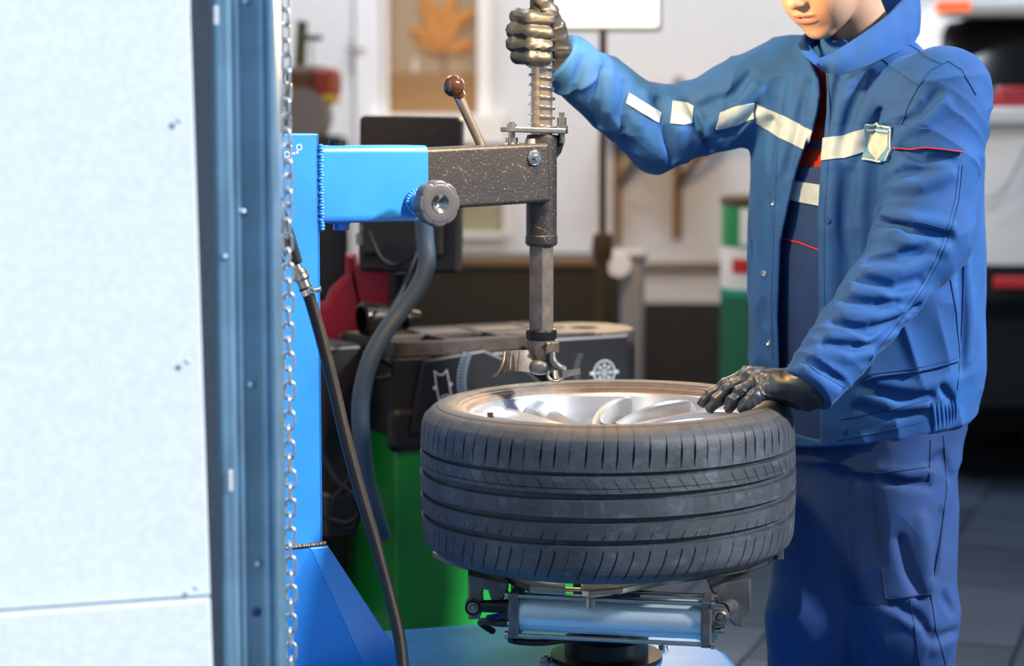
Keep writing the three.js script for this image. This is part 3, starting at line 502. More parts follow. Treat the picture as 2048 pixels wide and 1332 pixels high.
  obj('valve', [rod(V(va.x, 0.07, va.z - 0.03), V(va.x - 0.002, 0.1, va.z - 0.03), 0.005, 0.005), rod(V(va.x - 0.002, 0.098, va.z - 0.03), V(va.x - 0.003, 0.112, va.z - 0.03), 0.006, 0.0055)], M.rubber, t);
}

// ---------------------------------------------------------------- wheel balancer behind the wheel
M.green = paint(0x13a03a, { rough: 0.42, wear: 0.08, size: 0.6, s: 41, coat: 0.2 });
M.trayBlack = paint(0x1a1c20, { rough: 0.45, wear: 0.15, size: 0.3, s: 42 });
M.trayFlareTint = paint(0x5c4c44, { rough: 0.6, wear: 0.25, size: 0.1, s: 43 });  // brown of the warm flare put into the black tray colour
M.red = paint(0xb40d2c, { rough: 0.4, wear: 0.06, size: 0.6, s: 44 });
M.print = flat(0xdfe6ee, 0.5);
M.hoseGrey = flat(0x435669, 0.45);
const bal = thing('wheel_balancer', 'green cabinet wheel balancer with black weight tray and red hood behind the wheel', 'wheel balancer', [-0.249, 0, -4.25], 0.51);
bal.updateMatrixWorld(true);
const inB = (p) => bal.worldToLocal(p.clone()), invB = bal.matrixWorld.clone().invert();
const onFront = (px, py, off = 0) => { const k = (px - 1024) / F, c = Math.cos(0.51), s = Math.sin(0.51); let tt = (k * 4.25 + 0.249) / (c - k * s); const q = inB(at(px, py, 4.25 + tt * s)); q.z += off; return q; };
{
  obj('cabinet_body', boxAB(0, 0.60, 0.03, 0.74, -0.46, 0, 0.012), M.green, bal);
  obj('cabinet_plinth', boxAB(0.02, 0.58, 0, 0.03, -0.44, -0.02, 0.002), M.blackPlastic, bal);
  // weight tray body with a round right end
  const plan = [[-0.015, 0.0], [0.10, 0.02], [0.30, 0.005], [0.50, 0.03]];
  for (let i = 0; i <= 14; i++) { const a = -Math.PI / 2 + i / 14 * Math.PI; plan.push([0.54 + 0.105 * Math.cos(a), -0.10 - 0.125 * Math.sin(a)]); }
  plan.push([0.40, -0.26], [-0.015, -0.26]);
  const P2 = plan.map(([x, z]) => [x, -z]);
  const body = prism(P2, 0.17, 0.006); body.rotateX(-Math.PI / 2); body.translate(0, 0.735, 0);
  const tray = obj('weight_tray', [body, boxAB(-0.12, -0.02, 0.60, 0.925, -0.30, -0.12, 0.012), boxAB(-0.02, 0.10, 0.70, 0.80, -0.02, 0.02, 0.02)], M.trayBlack, bal);
  // rim ribs of the compartments
  const y = 0.905, rib = (a, b, w = 0.012, h = 0.034) => { const dx = b[0] - a[0], dz = b[1] - a[1], l = Math.hypot(dx, dz); return mv(box(l + w, h, w, 0, 0, 0, 0.004), (a[0] + b[0]) / 2, y + h / 2, (a[1] + b[1]) / 2, 0, Math.atan2(-dz, dx)); };
  const ribs = [[[0, 0.0], [0.1, 0.014]], [[0.1, 0.014], [0.30, 0.0]], [[0.30, 0], [0.48, 0.02]], [[0, 0], [0, -0.25]], [[0, -0.25], [0.48, -0.25]], [[0, -0.125], [0.48, -0.115]], [[0.13, 0.01], [0.14, -0.25]], [[0.27, 0], [0.28, -0.25]], [[0.41, 0.01], [0.42, -0.25]]];
  obj('tray_rim', ribs.map(([a, b]) => rib(a, b)), M.trayFlareTint, tray);
  const dish = plan.slice(3, 21).map(([x, z]) => [x, -z]);
  const d2 = prism(dish, 0.03, 0.006, [circle(0.03, 20, 0.53, 0.10)]); d2.rotateX(-Math.PI / 2); d2.translate(0, 0.905, 0);
  obj('tray_dish', d2, M.trayFlareTint, tray);
  obj('front_fascia', [prism([[0.02, 0.74], [0.05, 0.90], [0.20, 0.915], [0.30, 0.87], [0.46, 0.74]], 0.02, 0.006).translate(0, 0, 0.01), prism([[0.30, 0.915], [0.33, 0.87], [0.50, 0.76], [0.57, 0.76], [0.57, 0.93], [0.34, 0.93]], 0.02, 0.006).translate(0, 0, 0.012)], M.trayBlack, tray);
  // printed pictograms
  const zP = 0.0325, line = (pts, w, closed = true) => { const out = [], n = pts.length; for (let i = 0; i < (closed ? n : n - 1); i++) { const a = pts[i], b = pts[(i + 1) % n]; out.push(mv(new THREE.PlaneGeometry(Math.hypot(b[0] - a[0], b[1] - a[1]) + w, w), (a[0] + b[0]) / 2, (a[1] + b[1]) / 2, zP, 0, 0, Math.atan2(b[1] - a[1], b[0] - a[0]))); } return out; };
  const f2 = (px, py) => { const q = onFront(px, py, 0); return [q.x, q.y]; };
  obj('wheel_profile_pictogram', [...line([f2(855, 739), f2(863, 746), f2(872, 746), f2(880, 737), f2(884, 762), f2(889, 791), f2(880, 786), f2(872, 788), f2(864, 797), f2(859, 770)], 0.003), mv(new THREE.CircleGeometry(0.0045, 14), ...f2(856, 772), zP), mv(new THREE.CircleGeometry(0.0045, 14), ...f2(887, 765), zP)], M.print, tray);
  const coil = []; for (let i = 0; i < 14; i++) { const [x, yy] = f2(921 - 12 * Math.sin((i / 13) * 2.4), 703 + i * 6.6); coil.push(mv(new THREE.PlaneGeometry(0.014, 0.0026), x, yy, zP, 0, 0, -0.12), mv(new THREE.PlaneGeometry(0.004, 0.005), x - 0.01, yy, zP), mv(new THREE.PlaneGeometry(0.004, 0.005), x + 0.009, yy, zP)); }
  obj('weight_strip_pictogram', coil, flat(0x8490a0, 0.5), tray);
  const c2 = []; for (let i = 0; i < 8; i++) { const [x, yy] = f2(1146 - 8 * Math.sin(i / 7 * 2.4), 707 + i * 7); c2.push(mv(new THREE.PlaneGeometry(0.014, 0.0028), x, yy, zP)); }
  obj('weight_strip_pictogram', c2, flat(0x5f6a78, 0.5), tray);
  const [wx, wy] = f2(1194, 742), wr = 0.0285;
  obj('wheel_pictogram', [mv(new THREE.RingGeometry(wr - 0.003, wr, 40), wx, wy, zP), mv(new THREE.RingGeometry(0.006, 0.0085, 24), wx, wy, zP), mv(new THREE.CircleGeometry(0.0026, 12), wx, wy, zP), ...Array.from({ length: 8 }, (_, i) => mv(new THREE.CircleGeometry(0.0037, 12), wx + 0.0165 * Math.cos(i * 0.7854), wy + 0.0165 * Math.sin(i * 0.7854), zP)), mv(new THREE.PlaneGeometry(0.01, 0.006), wx - wr - 0.004, wy, zP), mv(new THREE.PlaneGeometry(0.01, 0.006), wx + wr + 0.004, wy, zP)], M.print, tray);
  // red wheel hood
  const q = (px, py, D) => { const p = at(px, py, D); return [p.x, p.y]; }, D = 4.62;
  const hood = prism([[560, 745], [560, 610], [652, 600], [662, 574], [692, 546], [693, 506], [712, 508], [716, 522], [772, 532], [797, 546], [800, 600], [790, 660], [760, 745]].map(([a, b]) => q(a, b, D)), 0.10, 0.018).translate(0, 0, -D - 0.05);
  obj('wheel_hood', hood.applyMatrix4(invB), M.red, bal);
  const dark = [boxAB(...[xAt(600, 4.7), xAt(694, 4.7)], yAt(600, 4.7), yAt(430, 4.7), -4.74, -4.68, 0.01)].map((g) => g.applyMatrix4(invB));
  obj('hood_arm', dark, M.trayBlack, bal);
  // monitor seen from behind
  const mon = new THREE.Group(); mon.name = 'monitor'; bal.add(mon);
  const D2 = 4.5, mw = (925 - 722) / F * D2, mh = yAt(233, D2) - yAt(545, D2), mp = at(823, 389, D2), lp = inB(mp);
  mon.position.copy(lp); mon.rotation.y = -0.51 - 0.12; mon.rotation.z = -0.015;
  obj('monitor_shell', [box(mw, mh, 0.07, 0, 0, 0, 0.012, 3), box(mw * 0.8, mh * 0.5, 0.03, -0.01, -0.05, 0.045, 0.012, 3)], paint(0x241f1b, { rough: 0.5, s: 46 }), mon);
  const font = await new FontLoader().loadAsync('fonts/droid/droid_sans_bold.typeface.json');
  const tg = new TextGeometry('SICE', { font, size: 0.017, depth: 0.003, curveSegments: 4, bevelEnabled: false }); tg.computeBoundingBox();
  obj('raised_lettering', mv(tg, 0.032, mh / 2 - 0.047, 0.0345), flat(0x3a322b, 0.4), mon);
  const onMon = (px, py) => [(px - 823) / F * D2, -(py - 389) / F * D2];
  { const [x, yy] = onMon(731, 478), [x2, y2] = onMon(731, 456); obj('label_sticker', [box(0.03, 0.026, 0.004, x, yy, 0.037, 0.001), box(0.014, 0.018, 0.004, x2, y2, 0.037, 0.001)], flat(0x9a9388, 0.6), mon); }
  { const [x, yy] = onMon(806, 510); obj('socket', [box(0.06, 0.062, 0.006, x, yy, 0.062, 0.003), box(0.044, 0.046, 0.004, x, yy, 0.066, 0.002)], flat(0x14161a, 0.35), mon); }
  const L = (px, py, dd) => { const p = at(px, py, dd); return inB(p); };
  obj('monitor_post', [rod(L(800, 540, 4.55), L(795, 720, 4.6), 0.025, 0.025)], M.trayBlack, bal);
  obj('cable', tube([L(738, 462, 4.4), L(748, 490, 4.38), L(768, 522, 4.37), L(792, 530, 4.37), L(815, 518, 4.36), L(832, 503, 4.36), L(822, 535, 4.34), L(806, 575, 4.33), L(785, 615, 4.28), L(762, 655, 4.2), L(735, 710, 4.15), L(715, 800, 4.1)], 0.0045, 90, 8), M.rubber, bal);
  obj('cable', tube([L(650, 870, 4.2), L(648, 905, 4.2), L(672, 960, 4.15), L(700, 985, 4.13), L(718, 1030, 4.15), L(700, 1060, 4.2), L(672, 1050, 4.2), L(668, 1000, 4.2), L(690, 970, 4.2), L(712, 930, 4.2), L(725, 880, 4.2)], 0.0045, 90, 8), M.rubber, bal);
  obj('cable', tube([L(640, 1030, 4.2), L(672, 1042, 4.18), L(700, 1044, 4.16), L(728, 1020, 4.16)], 0.005, 40, 8), M.rubber, bal);
  obj('width_gauge_tube', tube([L(846, 430, 4.12), L(850, 478, 4.12), L(853, 530, 4.11), L(838, 572, 4.10), L(805, 618, 4.09), L(768, 668, 4.07), L(738, 728, 4.05), L(722, 800, 4.04), L(723, 870, 4.03), L(732, 950, 4.03), L(748, 1020, 4.03), L(766, 1075, 4.05)], 0.0185, 140, 20), M.hoseGrey, bal);
  obj('side_box', [box(0.07, 0.10, 0.12, -0.10, 0.56, -0.12, 0.01), boxAB(-0.16, -0.02, 0.30, 0.52, -0.34, -0.2, 0.01)], M.trayBlack, bal);
  { // gauge bracket under the tray edge
    const p = onFront(757, 745, 0.02); obj('gauge_bracket', [tube([onFront(745, 714, 0.03), onFront(758, 722, 0.03), onFront(770, 728, 0.03), onFront(768, 748, 0.03), onFront(740, 756, 0.03)], 0.006, 30, 8)], M.blackOxide, bal);
  }
}
{ // centring cones lying on the tray
  const cone = (px, py, D, r, len, label, ang) => {
    const p = at(px, py, D), t = thing('centring_cone', label, 'cone', [p.x, 0.9405 + r, p.z], ang);
    const o = lathe([[r * 0.8, 0], [r, 0.004], [r * 0.98, len * 0.25], [r * 0.62, len], [r * 0.45, len], [r * 0.75, len * 0.2], [r * 0.72, 0.0]], 40); o.rotateZ(-Math.PI / 2);
    obj('cone_shell', o, flat(0x2c2723, 0.32, 0.7), t);
    return t;
  };
  cone(722, 645, 4.35, 0.037, 0.085, 'large black cone flange lying on the left end of the weight tray', 0.5);
  cone(806, 649, 4.5, 0.024, 0.04, 'small dark cone beside the grey curved tube on the tray', 0.5);
  const p = at(822, 693, 4.33), w = thing('wheel_weight', 'small cream wheel weight lying in the tray', 'weight', [p.x, 0.9105, p.z], 0.5);
  obj('weight_body', box(0.016, 0.008, 0.01, 0, 0, 0, 0.003), flat(0xe6d3ae, 0.5), w);
}

// ---------------------------------------------------------------- the back of the garage
const back = BACK;
{ // white door leaf and post on the left of the back wall
  const D = -back;
  const d = new THREE.Group(); d.name = 'door_1'; scene.add(d); struct(d);
  const X = (px) => xAt(px, D), Y = (py) => yAt(py, D);
  obj('door_leaf', boxAB(X(330), X(712), 0.01, 2.3, back + 0.004, back + 0.05, 0.004), M.wallWhite, d);
  obj('door_frame', boxAB(X(716), X(766), 0.01, 2.4, back + 0.004, back + 0.09, 0.006), flat(0xf2f2f4, 0.5), d);
  obj('door_handle', [boxAB(X(708), X(716), Y(150), Y(80), back + 0.05, back + 0.08, 0.004), boxAB(X(700), X(735), Y(104), Y(98), back + 0.08, back + 0.10, 0.004)], flat(0x8d8f92, 0.3, 0.8), d);
  // window right of the post
  const w = new THREE.Group(); w.name = 'window_1'; scene.add(w); struct(w);
  const x0 = X(768), x1 = X(982), y0 = Y(228), y1 = Y(-160), fr = flat(0xf3efe9, 0.5);
  obj('window_frame', [boxAB(x0, x1, y1, y1 + 0.05, back, back + 0.06, 0.004), boxAB(x0, x0 + 0.03, y0, y1, back, back + 0.06, 0.004), boxAB(x1 - 0.06, x1, y0, y1, back, back + 0.06, 0.004)], fr, w);
  obj('window_sill', boxAB(x0 - 0.05, X(1010), Y(288), y0, back, back + 0.16, 0.006), fr, w);
  obj('window_recess', boxAB(x0 + 0.03, x1 - 0.06, y0, y1, back, back + 0.006, 0), flat(0xb39a78, 0.8), w);
  obj('window_pane', boxAB(x0 + 0.03, x1 - 0.06, y0, y1, back + 0.045, back + 0.05, 0), new THREE.MeshPhysicalMaterial({ color: 0xffffff, roughness: 0.03, transmission: 1, ior: 1.45 }), w);
  const bx = thing('storage_box', 'brown cardboard box behind the window pane', 'box', [X(868), y0, back + 0.024]);
  obj('box_body', boxAB(X(776) - X(868), X(962) - X(868), 0.002, Y(146) - y0, -0.012, 0.012, 0.003), flat(0xa0743c, 0.8), bx);
  const pl = thing('dried_plant', 'orange-brown dried leaves standing behind the window pane', 'plant', [X(890), Y(146), back + 0.026]);
  obj('plant_stem', rod(V(0, 0.002, 0), V(0, 0.16, 0), 0.006, 0.004), flat(0x8a5a20, 0.8), pl);
  for (let i = 0; i < 16; i++) { const a = (i / 15 - 0.5) * 2.6, l = 0.10 + 0.08 * rnd(), s = new THREE.SphereGeometry(1, 10, 6); s.scale(0.028, l * 0.55, 0.006); s.translate(0, l * 0.5, 0); s.rotateZ(-a); obj('leaf', s.translate(0.02 * (rnd() - 0.5), 0.10 + 0.14 * (i % 5) / 5, 0.004 * (i % 3 - 1)), flat(0xd0852a, 0.7), pl); }
  const vs = thing('white_vase', 'small white vase behind the window pane', 'vase', [X(832), Y(146), back + 0.026]);
  obj('vase_body', lathe([[0, 0], [0.012, 0.001], [0.014, 0.03], [0.008, 0.055], [0.01, 0.07], [0.006, 0.07], [0, 0.02]], 24), flat(0xeee6da, 0.4), vs);
}
{ // low white side panel and dark skirting on the right half of the back wall
  const X = (px) => xAt(px, 9.2), Y = (py) => yAt(py, 9.2);
  struct(obj('baseboard_back', [boxAB(X(1000), X(2500), 0, Y(605), back, back + 0.05, 0.004)], flat(0x23211f, 0.6)));
  struct(obj('trim_2', boxAB(X(1250), X(1790), Y(540), Y(524), back, back + 0.05, 0.004), flat(0x8c7b66, 0.6)));
  // second window, pale blinds, seen under the arm
  const w = new THREE.Group(); w.name = 'window_2'; scene.add(w); struct(w);
  obj('window_frame', [boxAB(X(900), X(1014), Y(475), Y(465), back, back + 0.06, 0.003), boxAB(X(1006), X(1020), Y(470), Y(300), back, back + 0.06, 0.003)], flat(0xe9e6e2, 0.5), w);
  obj('window_pane', boxAB(X(880), X(1006), Y(465), Y(300), back + 0.01, back + 0.02, 0), flat(0xa8a288, 0.15), w);
}
{ // steel rack on the wall with diagonal struts
  const X = (px, D) => xAt(px, D), D = 8.7, Y = (py) => yAt(py, D);
  const t = thing('wall_rack', 'brown steel wall rack with diagonal struts under the long shelf', 'rack', [0, 0, 0]);
  const m = flat(0x7d5a30, 0.55, 0.3);
  for (const [a, bot] of [[1245, 505], [1372, 490]]) {
    obj('upright', boxAB(X(a - 8, D), X(a + 8, D), Y(bot), Y(150), -D - 0.48, -D - 0.44, 0.004), m, t);
    obj('strut', rod(V(X(a, D), Y(378), -D - 0.44), V(X(a + 62, D), Y(268), -D - 0.1), 0.017, 0.017, 8), m, t);
  }
  obj('shelf_board', boxAB(X(1215, D), X(1480, D), Y(268), Y(258), -D - 0.48, -D + 0.02, 0.004), m, t);
}
const workLamp = thing('work_lamp', 'tall floor work lamp with bright white panel behind the gloved hand', 'lamp', [xAt(1205, 6.6), 0, -6.6]);
{
  const D = 6.6, y0 = yAt(52, D), y1 = yAt(-36, D), w = (1312 - 1112) / F * D, xo = xAt(1212, D) - xAt(1205, D), mt = flat(0x5a4326, 0.4, 0.5);
  obj('pole', [rod(V(0, 0.05, 0), V(0, yAt(500, D), 0), 0.021, 0.021), rod(V(0, yAt(500, D), 0), V(0, y0 + 0.03, -0.03), 0.0125, 0.0125)], mt, workLamp);
  obj('clamp_knob', [mv(lathe([[0, -0.05], [0.03, -0.045], [0.036, 0], [0.03, 0.045], [0, 0.05]]), 0, yAt(495, D), 0)], mt, workLamp);
  for (let i = 0; i < 3; i++) { const a = i * 2.094 + 0.4; obj('leg', rod(V(0, 0.42, 0), V(0.42 * Math.cos(a), 0.012, 0.42 * Math.sin(a)), 0.012, 0.012, 10), mt, workLamp); }
  obj('lamp_housing', [box(w + 0.03, y1 - y0 + 0.03, 0.06, xo, (y0 + y1) / 2, -0.045, 0.01)], flat(0xb9b4aa, 0.5), workLamp);
  const em = new THREE.MeshStandardMaterial({ color: 0xffffff, emissive: new THREE.Color().setRGB(1, 0.93, 0.78), emissiveIntensity: 2.2 });
  obj('lamp_panel', box(w, y1 - y0, 0.012, xo, (y0 + y1) / 2, -0.008, 0.003), em, workLamp);
  const la = new THREE.RectAreaLight(new THREE.Color().setRGB(1.0, 0.66, 0.32), 130, w, y1 - y0);
  la.position.set(workLamp.position.x + xo, (y0 + y1) / 2, -D + 0.01); la.lookAt(la.position.x - 0.15, 1.3, -3); scene.add(la);
  // added glowing panel on the lamp back, put in to warm the wall
  obj('added_rear_glow', [box(w * 0.6, (y1 - y0) * 0.6, 0.008, xo, (y0 + y1) / 2, -0.078, 0.002)], new THREE.MeshStandardMaterial({ color: 0xffffff, emissive: new THREE.Color().setRGB(1, 0.72, 0.35), emissiveIntensity: 2 }), workLamp);
  const lb = new THREE.RectAreaLight(new THREE.Color().setRGB(1.0, 0.62, 0.28), 340, w * 0.6, (y1 - y0) * 0.6);
  lb.position.set(workLamp.position.x + xo, (y0 + y1) / 2, -D - 0.09); lb.lookAt(lb.position.x, lb.position.y - 0.3, -9.2); scene.add(lb);
}
{ // ceiling lamps, above the picture
  for (const [x, z, g] of [[-1.6, -6.6, 0], [1.0, -7.6, 1], [2.2, -5.2, 2], [-1.4, -8.2, 3]]) {
    const t = thing('ceiling_lamp', 'white ceiling panel lamp ' + ['over the floor left of the wheel', 'above the steel wall rack', 'above the white car', 'near the white back door'][g], 'lamp', [x, ROOF - 0.03, z], 0, 'ceiling lamps');
    obj('housing', box(1.24, 0.05, 0.34, 0, 0, 0, 0.005), flat(0xdddddd, 0.5), t);
    obj('diffuser', box(1.2, 0.012, 0.3, 0, -0.03, 0, 0.002), new THREE.MeshStandardMaterial({ color: 0xffffff, emissive: new THREE.Color().setRGB(0.95, 0.98, 1), emissiveIntensity: 2 }), t);
    const l = new THREE.RectAreaLight(new THREE.Color().setRGB(0.84, 0.95, 1.08), 42, 1.2, 0.3); l.position.set(x, ROOF - 0.075, z); l.lookAt(x, 0, z); scene.add(l);
  }
}
{ // dark low machine in the background, its bench top, and a grey drum-shaped stand
  const D = 7.6, X = (px) => xAt(px, D), Y = (py) => yAt(py, D);
  const t = thing('low_lift', 'long dark lift platform lying on the floor behind the tray', 'lift', [X(1040), 0, -D]);
  obj('platform', [boxAB(X(800) - X(1040), X(1262) - X(1040), Y(700), Y(522), -0.5, 0, 0.03)], flat(0x1e1a14, 0.6), t);
  obj('platform_edge', [boxAB(X(800) - X(1040), X(1262) - X(1040), Y(535), Y(515), -0.02, 0.02, 0.01)], flat(0x5e4c38, 0.6), t);
  obj('support', [boxAB(X(820) - X(1040), X(880) - X(1040), 0, Y(690), -0.4, -0.1, 0.01), boxAB(X(1190) - X(1040), X(1250) - X(1040), 0, Y(690), -0.4, -0.1, 0.01)], flat(0x22262c, 0.6), t);
  const D2 = 7.2, p = thing('grey_stand', 'grey stand with a round white cap beside the lamp pole', 'stand', [xAt(1268, D2), 0, -D2]);
  obj('stand_body', [boxAB(-0.045, 0.04, 0, yAt(510, D2), -0.1, 0.03, 0.03), boxAB(-0.1, 0.05, yAt(522, D2), yAt(500, D2), -0.12, 0.04, 0.02)], flat(0x8d8a8c, 0.5), p);
  obj('round_cap', mv(cyl(0.045, 0.045, 0.05, 28), xAt(1236, D2) - xAt(1268, D2), yAt(527, D2), 0.03, Math.PI / 2), flat(0xdcdfe6, 0.4), p);
}
{ // oil drum
  const D = 6.9, Y = (py) => yAt(py, D), r = 0.16, x = xAt(1536, D);
  const t = thing('oil_drum', 'green oil drum with white and red label behind the mechanic', 'drum', [x, 0, -D]);
  const H = Y(400), band = (a, b, m, name, rr = r) => obj(name, lathe([[rr * 0.5, Y(b)], [rr, Y(b)], [rr, Y(a)], [rr * 0.5, Y(a)]], 48), m, t);
  const green = flat(0x1f8a52, 0.4), teal = flat(0x159a86, 0.4), white = flat(0xe8ecec, 0.45);
  band(398, 500, green, 'drum_upper'); band(492, 576, white, 'white_band', r + 0.001); band(574, 590, teal, 'teal_ring', r + 0.003);
  obj('drum_lower', lathe([[0, 0], [r * 0.97, 0], [r, 0.01], [r, 0.25], [r + 0.006, 0.26], [r, 0.27], [r, Y(590)], [0, Y(590)]], 48), flat(0x1c6b4a, 0.45), t);
  obj('drum_lid', lathe([[0, Y(390)], [r * 0.95, Y(390)], [r + 0.006, Y(394)], [r + 0.006, Y(406)], [r, Y(408)]], 48), flat(0x4f4027, 0.5), t);
  const arc = (a0, a1, y0, y1, m, name) => { const g = new THREE.CylinderGeometry(r + 0.003, r + 0.003, y1 - y0, 24, 1, true, a0, a1 - a0).translate(0, (y0 + y1) / 2, 0); obj(name, g, m, t); };
  arc(-0.75, 0.6, Y(486), Y(414), white, 'paper_label'); arc(-0.95, -0.42, Y(542), Y(514), flat(0xc0281c, 0.5), 'red_label');
}
{ // red and black machine against the white door
  const D = 7.4, X = (px) => xAt(px, D), Y = (py) => yAt(py, D), x0 = X(612);
  const t = thing('jack_machine', 'dark machine with red and yellow body and upright green lever at the back', 'machine', [x0, 0, -D]);
  obj('lower_body', [boxAB(X(540) - x0, X(690) - x0, 0, Y(270), -0.25, 0.05, 0.04)], flat(0x2b2622, 0.6), t);
  obj('drum', mv(cyl(0.1, 0.1, 0.22, 36), X(612) - x0, Y(232), 0.06, Math.PI / 2), flat(0x6c6a6a, 0.5), t);
  obj('head', [boxAB(X(575) - x0, X(668) - x0, Y(200), Y(132), -0.2, 0.1, 0.04)], flat(0x4a2c12, 0.6), t);
  obj('red_side', boxAB(X(632) - x0, X(680) - x0, Y(196), Y(136), -0.15, 0.12, 0.03), flat(0x78240f, 0.5), t);
  obj('yellow_tag', boxAB(X(652) - x0, X(678) - x0, Y(208), Y(190), -0.1, 0.13, 0.01), flat(0xa88a10, 0.5), t);
  obj('red_post', boxAB(X(540) - x0, X(560) - x0, Y(270), Y(158), -0.1, 0.08, 0.01), flat(0x8c0d24, 0.5), t);
  obj('lever', [rod(V(X(603) - x0, Y(140), 0), V(X(609) - x0, Y(42), 0), 0.022, 0.02), rod(V(X(606) - x0, Y(75), 0), V(X(648) - x0, Y(76), 0), 0.012, 0.01), rod(V(X(628) - x0, Y(76), 0), V(X(627) - x0, Y(130), 0), 0.003, 0.003)], flat(0x2c3a20, 0.5), t);
}
// white car, tail towards us
{
  const D = 7.5, x0 = xAt(1798, D), W = 1.86, cx = x0 + W / 2, X = (px) => xAt(px, D) - cx, Y = (py) => yAt(py, D);
  const t = thing('white_car', 'white hatchback with black rear window parked behind the mechanic', 'car', [cx, 0, -D]);
  M.carWhite = flat(0xe9eef0, 0.25, 0, { clearcoat: 1 }); M.carBlack = flat(0x0b1014, 0.35);
  const half = W / 2;
  // body: stacked rear sections (half width, height, setback of the tail)
  const sec = [[0.86, Y(640), 0.05], [half, Y(600), 0.0], [half, Y(530), 0.0], [half + 0.004, Y(400), 0.02], [half, Y(300), 0.06], [half * 0.985, Y(205), 0.10], [half * 0.94, Y(180), 0.13], [half * 0.86, Y(60), 0.30], [half * 0.80, Y(5), 0.40], [half * 0.74, Y(-20), 0.46]];
  const ring = (w, z) => { const out = []; for (let i = 0; i <= 20; i++) { const u = -1 + 2 * i / 20, e = Math.pow(Math.abs(u), 5); out.push([u * w, -z - e * 0.18]); } return out; };
  const shell = (a, b, extra = 0, len = 3.9) => { const pos = []; const S = sec.slice(a, b + 1); const P = S.map(([w, y, z]) => ring(w + extra, z - extra).map(([x, zz]) => V(x, y, zz)));
    const tri = (p, q, r) => pos.push(p.x, p.y, p.z, q.x, q.y, q.z, r.x, r.y, r.z);
    for (let i = 0; i + 1 < P.length; i++) { for (let k = 0; k < 20; k++) { tri(P[i][k], P[i][k + 1], P[i + 1][k + 1]); tri(P[i][k], P[i + 1][k + 1], P[i + 1][k]); }
      for (const e of [0, 20]) { const p = P[i][e], q = P[i + 1][e], p2 = p.clone().setZ(-len), q2 = q.clone().setZ(-len); if (e) { tri(p, p2, q2); tri(p, q2, q); } else { tri(p2, p, q); tri(p2, q, q2); } } }
    const top = P.at(-1); for (let k = 0; k < 20; k++) { const a1 = top[k], b1 = top[k + 1], a2 = a1.clone().setZ(-len), b2 = b1.clone().setZ(-len); tri(a1, b1, b2); tri(a1, b2, a2); }
    const g = new THREE.BufferGeometry(); g.setAttribute('position', new THREE.Float32BufferAttribute(pos, 3)); return creased(mergeVertices(g, 1e-4), 0.6); };
  const LEN = 1.62;
  obj('tailgate', shell(2, 6, 0, LEN), M.carWhite, t);
  obj('cabin_shell', shell(6, 9, 0, LEN), M.carWhite, t);
  obj('bumper', shell(0, 2, 0.012, LEN), M.carBlack, t);
  // rear window laid over the sloping tailgate
  const win = []; { const r = []; for (const [w, py, z] of [[half * 0.90, 186, 0.115], [half * 0.84, 60, 0.29], [half * 0.79, 24, 0.365]]) r.push(ring(w, z - 0.012).slice(1, 20).map(([x, zz]) => V(x, Y(py), zz))); const pos = []; for (let i = 0; i < 2; i++) for (let k = 0; k < 18; k++) { const a = r[i][k], b = r[i][k + 1], c = r[i + 1][k + 1], d = r[i + 1][k]; pos.push(...[a, b, c, a, c, d].flatMap((p) => [p.x, p.y, p.z])); } const g = new THREE.BufferGeometry(); g.setAttribute('position', new THREE.Float32BufferAttribute(pos, 3)); win.push(creased(mergeVertices(g, 1e-4), 1)); }
  obj('rear_window', win, flat(0x05080a, 0.2), t);
  obj('roof_spoiler', boxAB(-half * 0.78, half * 0.78, Y(26), Y(-4), -0.42, -0.24, 0.02), flat(0xc3c8c8, 0.35), t);
  const tail = (px0, px1, py0, py1, z, m, name) => obj(name, boxAB(X(px0), X(px1), Y(py1), Y(py0), -z - 0.06, -z + 0.012, 0.01), m, t);
  tail(1893, 1962, -6, 17, 0.25, new THREE.MeshPhysicalMaterial({ color: 0xff4a18, roughness: 0.3, emissive: new THREE.Color().setRGB(1, 0.16, 0.03), emissiveIntensity: 0.9 }), 'brake_light');
  obj('tail_light', [boxAB(X(1840), X(2010), Y(212), Y(190), -0.2, -0.075, 0.012), boxAB(X(2000), X(2110), Y(214), Y(172), -0.2, -0.07, 0.015)], flat(0xb01224, 0.25, 0, { clearcoat: 1 }), t);
  tail(1990, 2080, 553, 577, -0.012, flat(0xd2383c, 0.3), 'rear_reflector');
  obj('tail_trim', [boxAB(X(1830), X(2300), Y(250), Y(214), -0.16, -0.03, 0.015)], M.carWhite, t);
  obj('tailgate_crease', [tube([V(X(1955), Y(405), -0.0), V(X(2000), Y(380), 0.0), V(X(2040), Y(320), -0.03), V(X(2075), Y(250), -0.05)], 0.006, 20, 6)], flat(0xb6c0c2, 0.4), t);
  for (const sx of [-1, 1]) for (const z of [-0.7]) { const wl = obj('wheel', [mv(lathe([[0, -0.1], [0.2, -0.1], [0.3, -0.09], [0.32, -0.05], [0.32, 0.05], [0.3, 0.09], [0.2, 0.1], [0, 0.1]], 40), sx * (half - 0.12), 0.32, z, 0, 0, Math.PI / 2)], M.rubber, t); }
  obj('underbody', boxAB(-half * 0.9, half * 0.9, 0.3, Y(600), -LEN, -0.12, 0.03), M.carBlack, t);
}
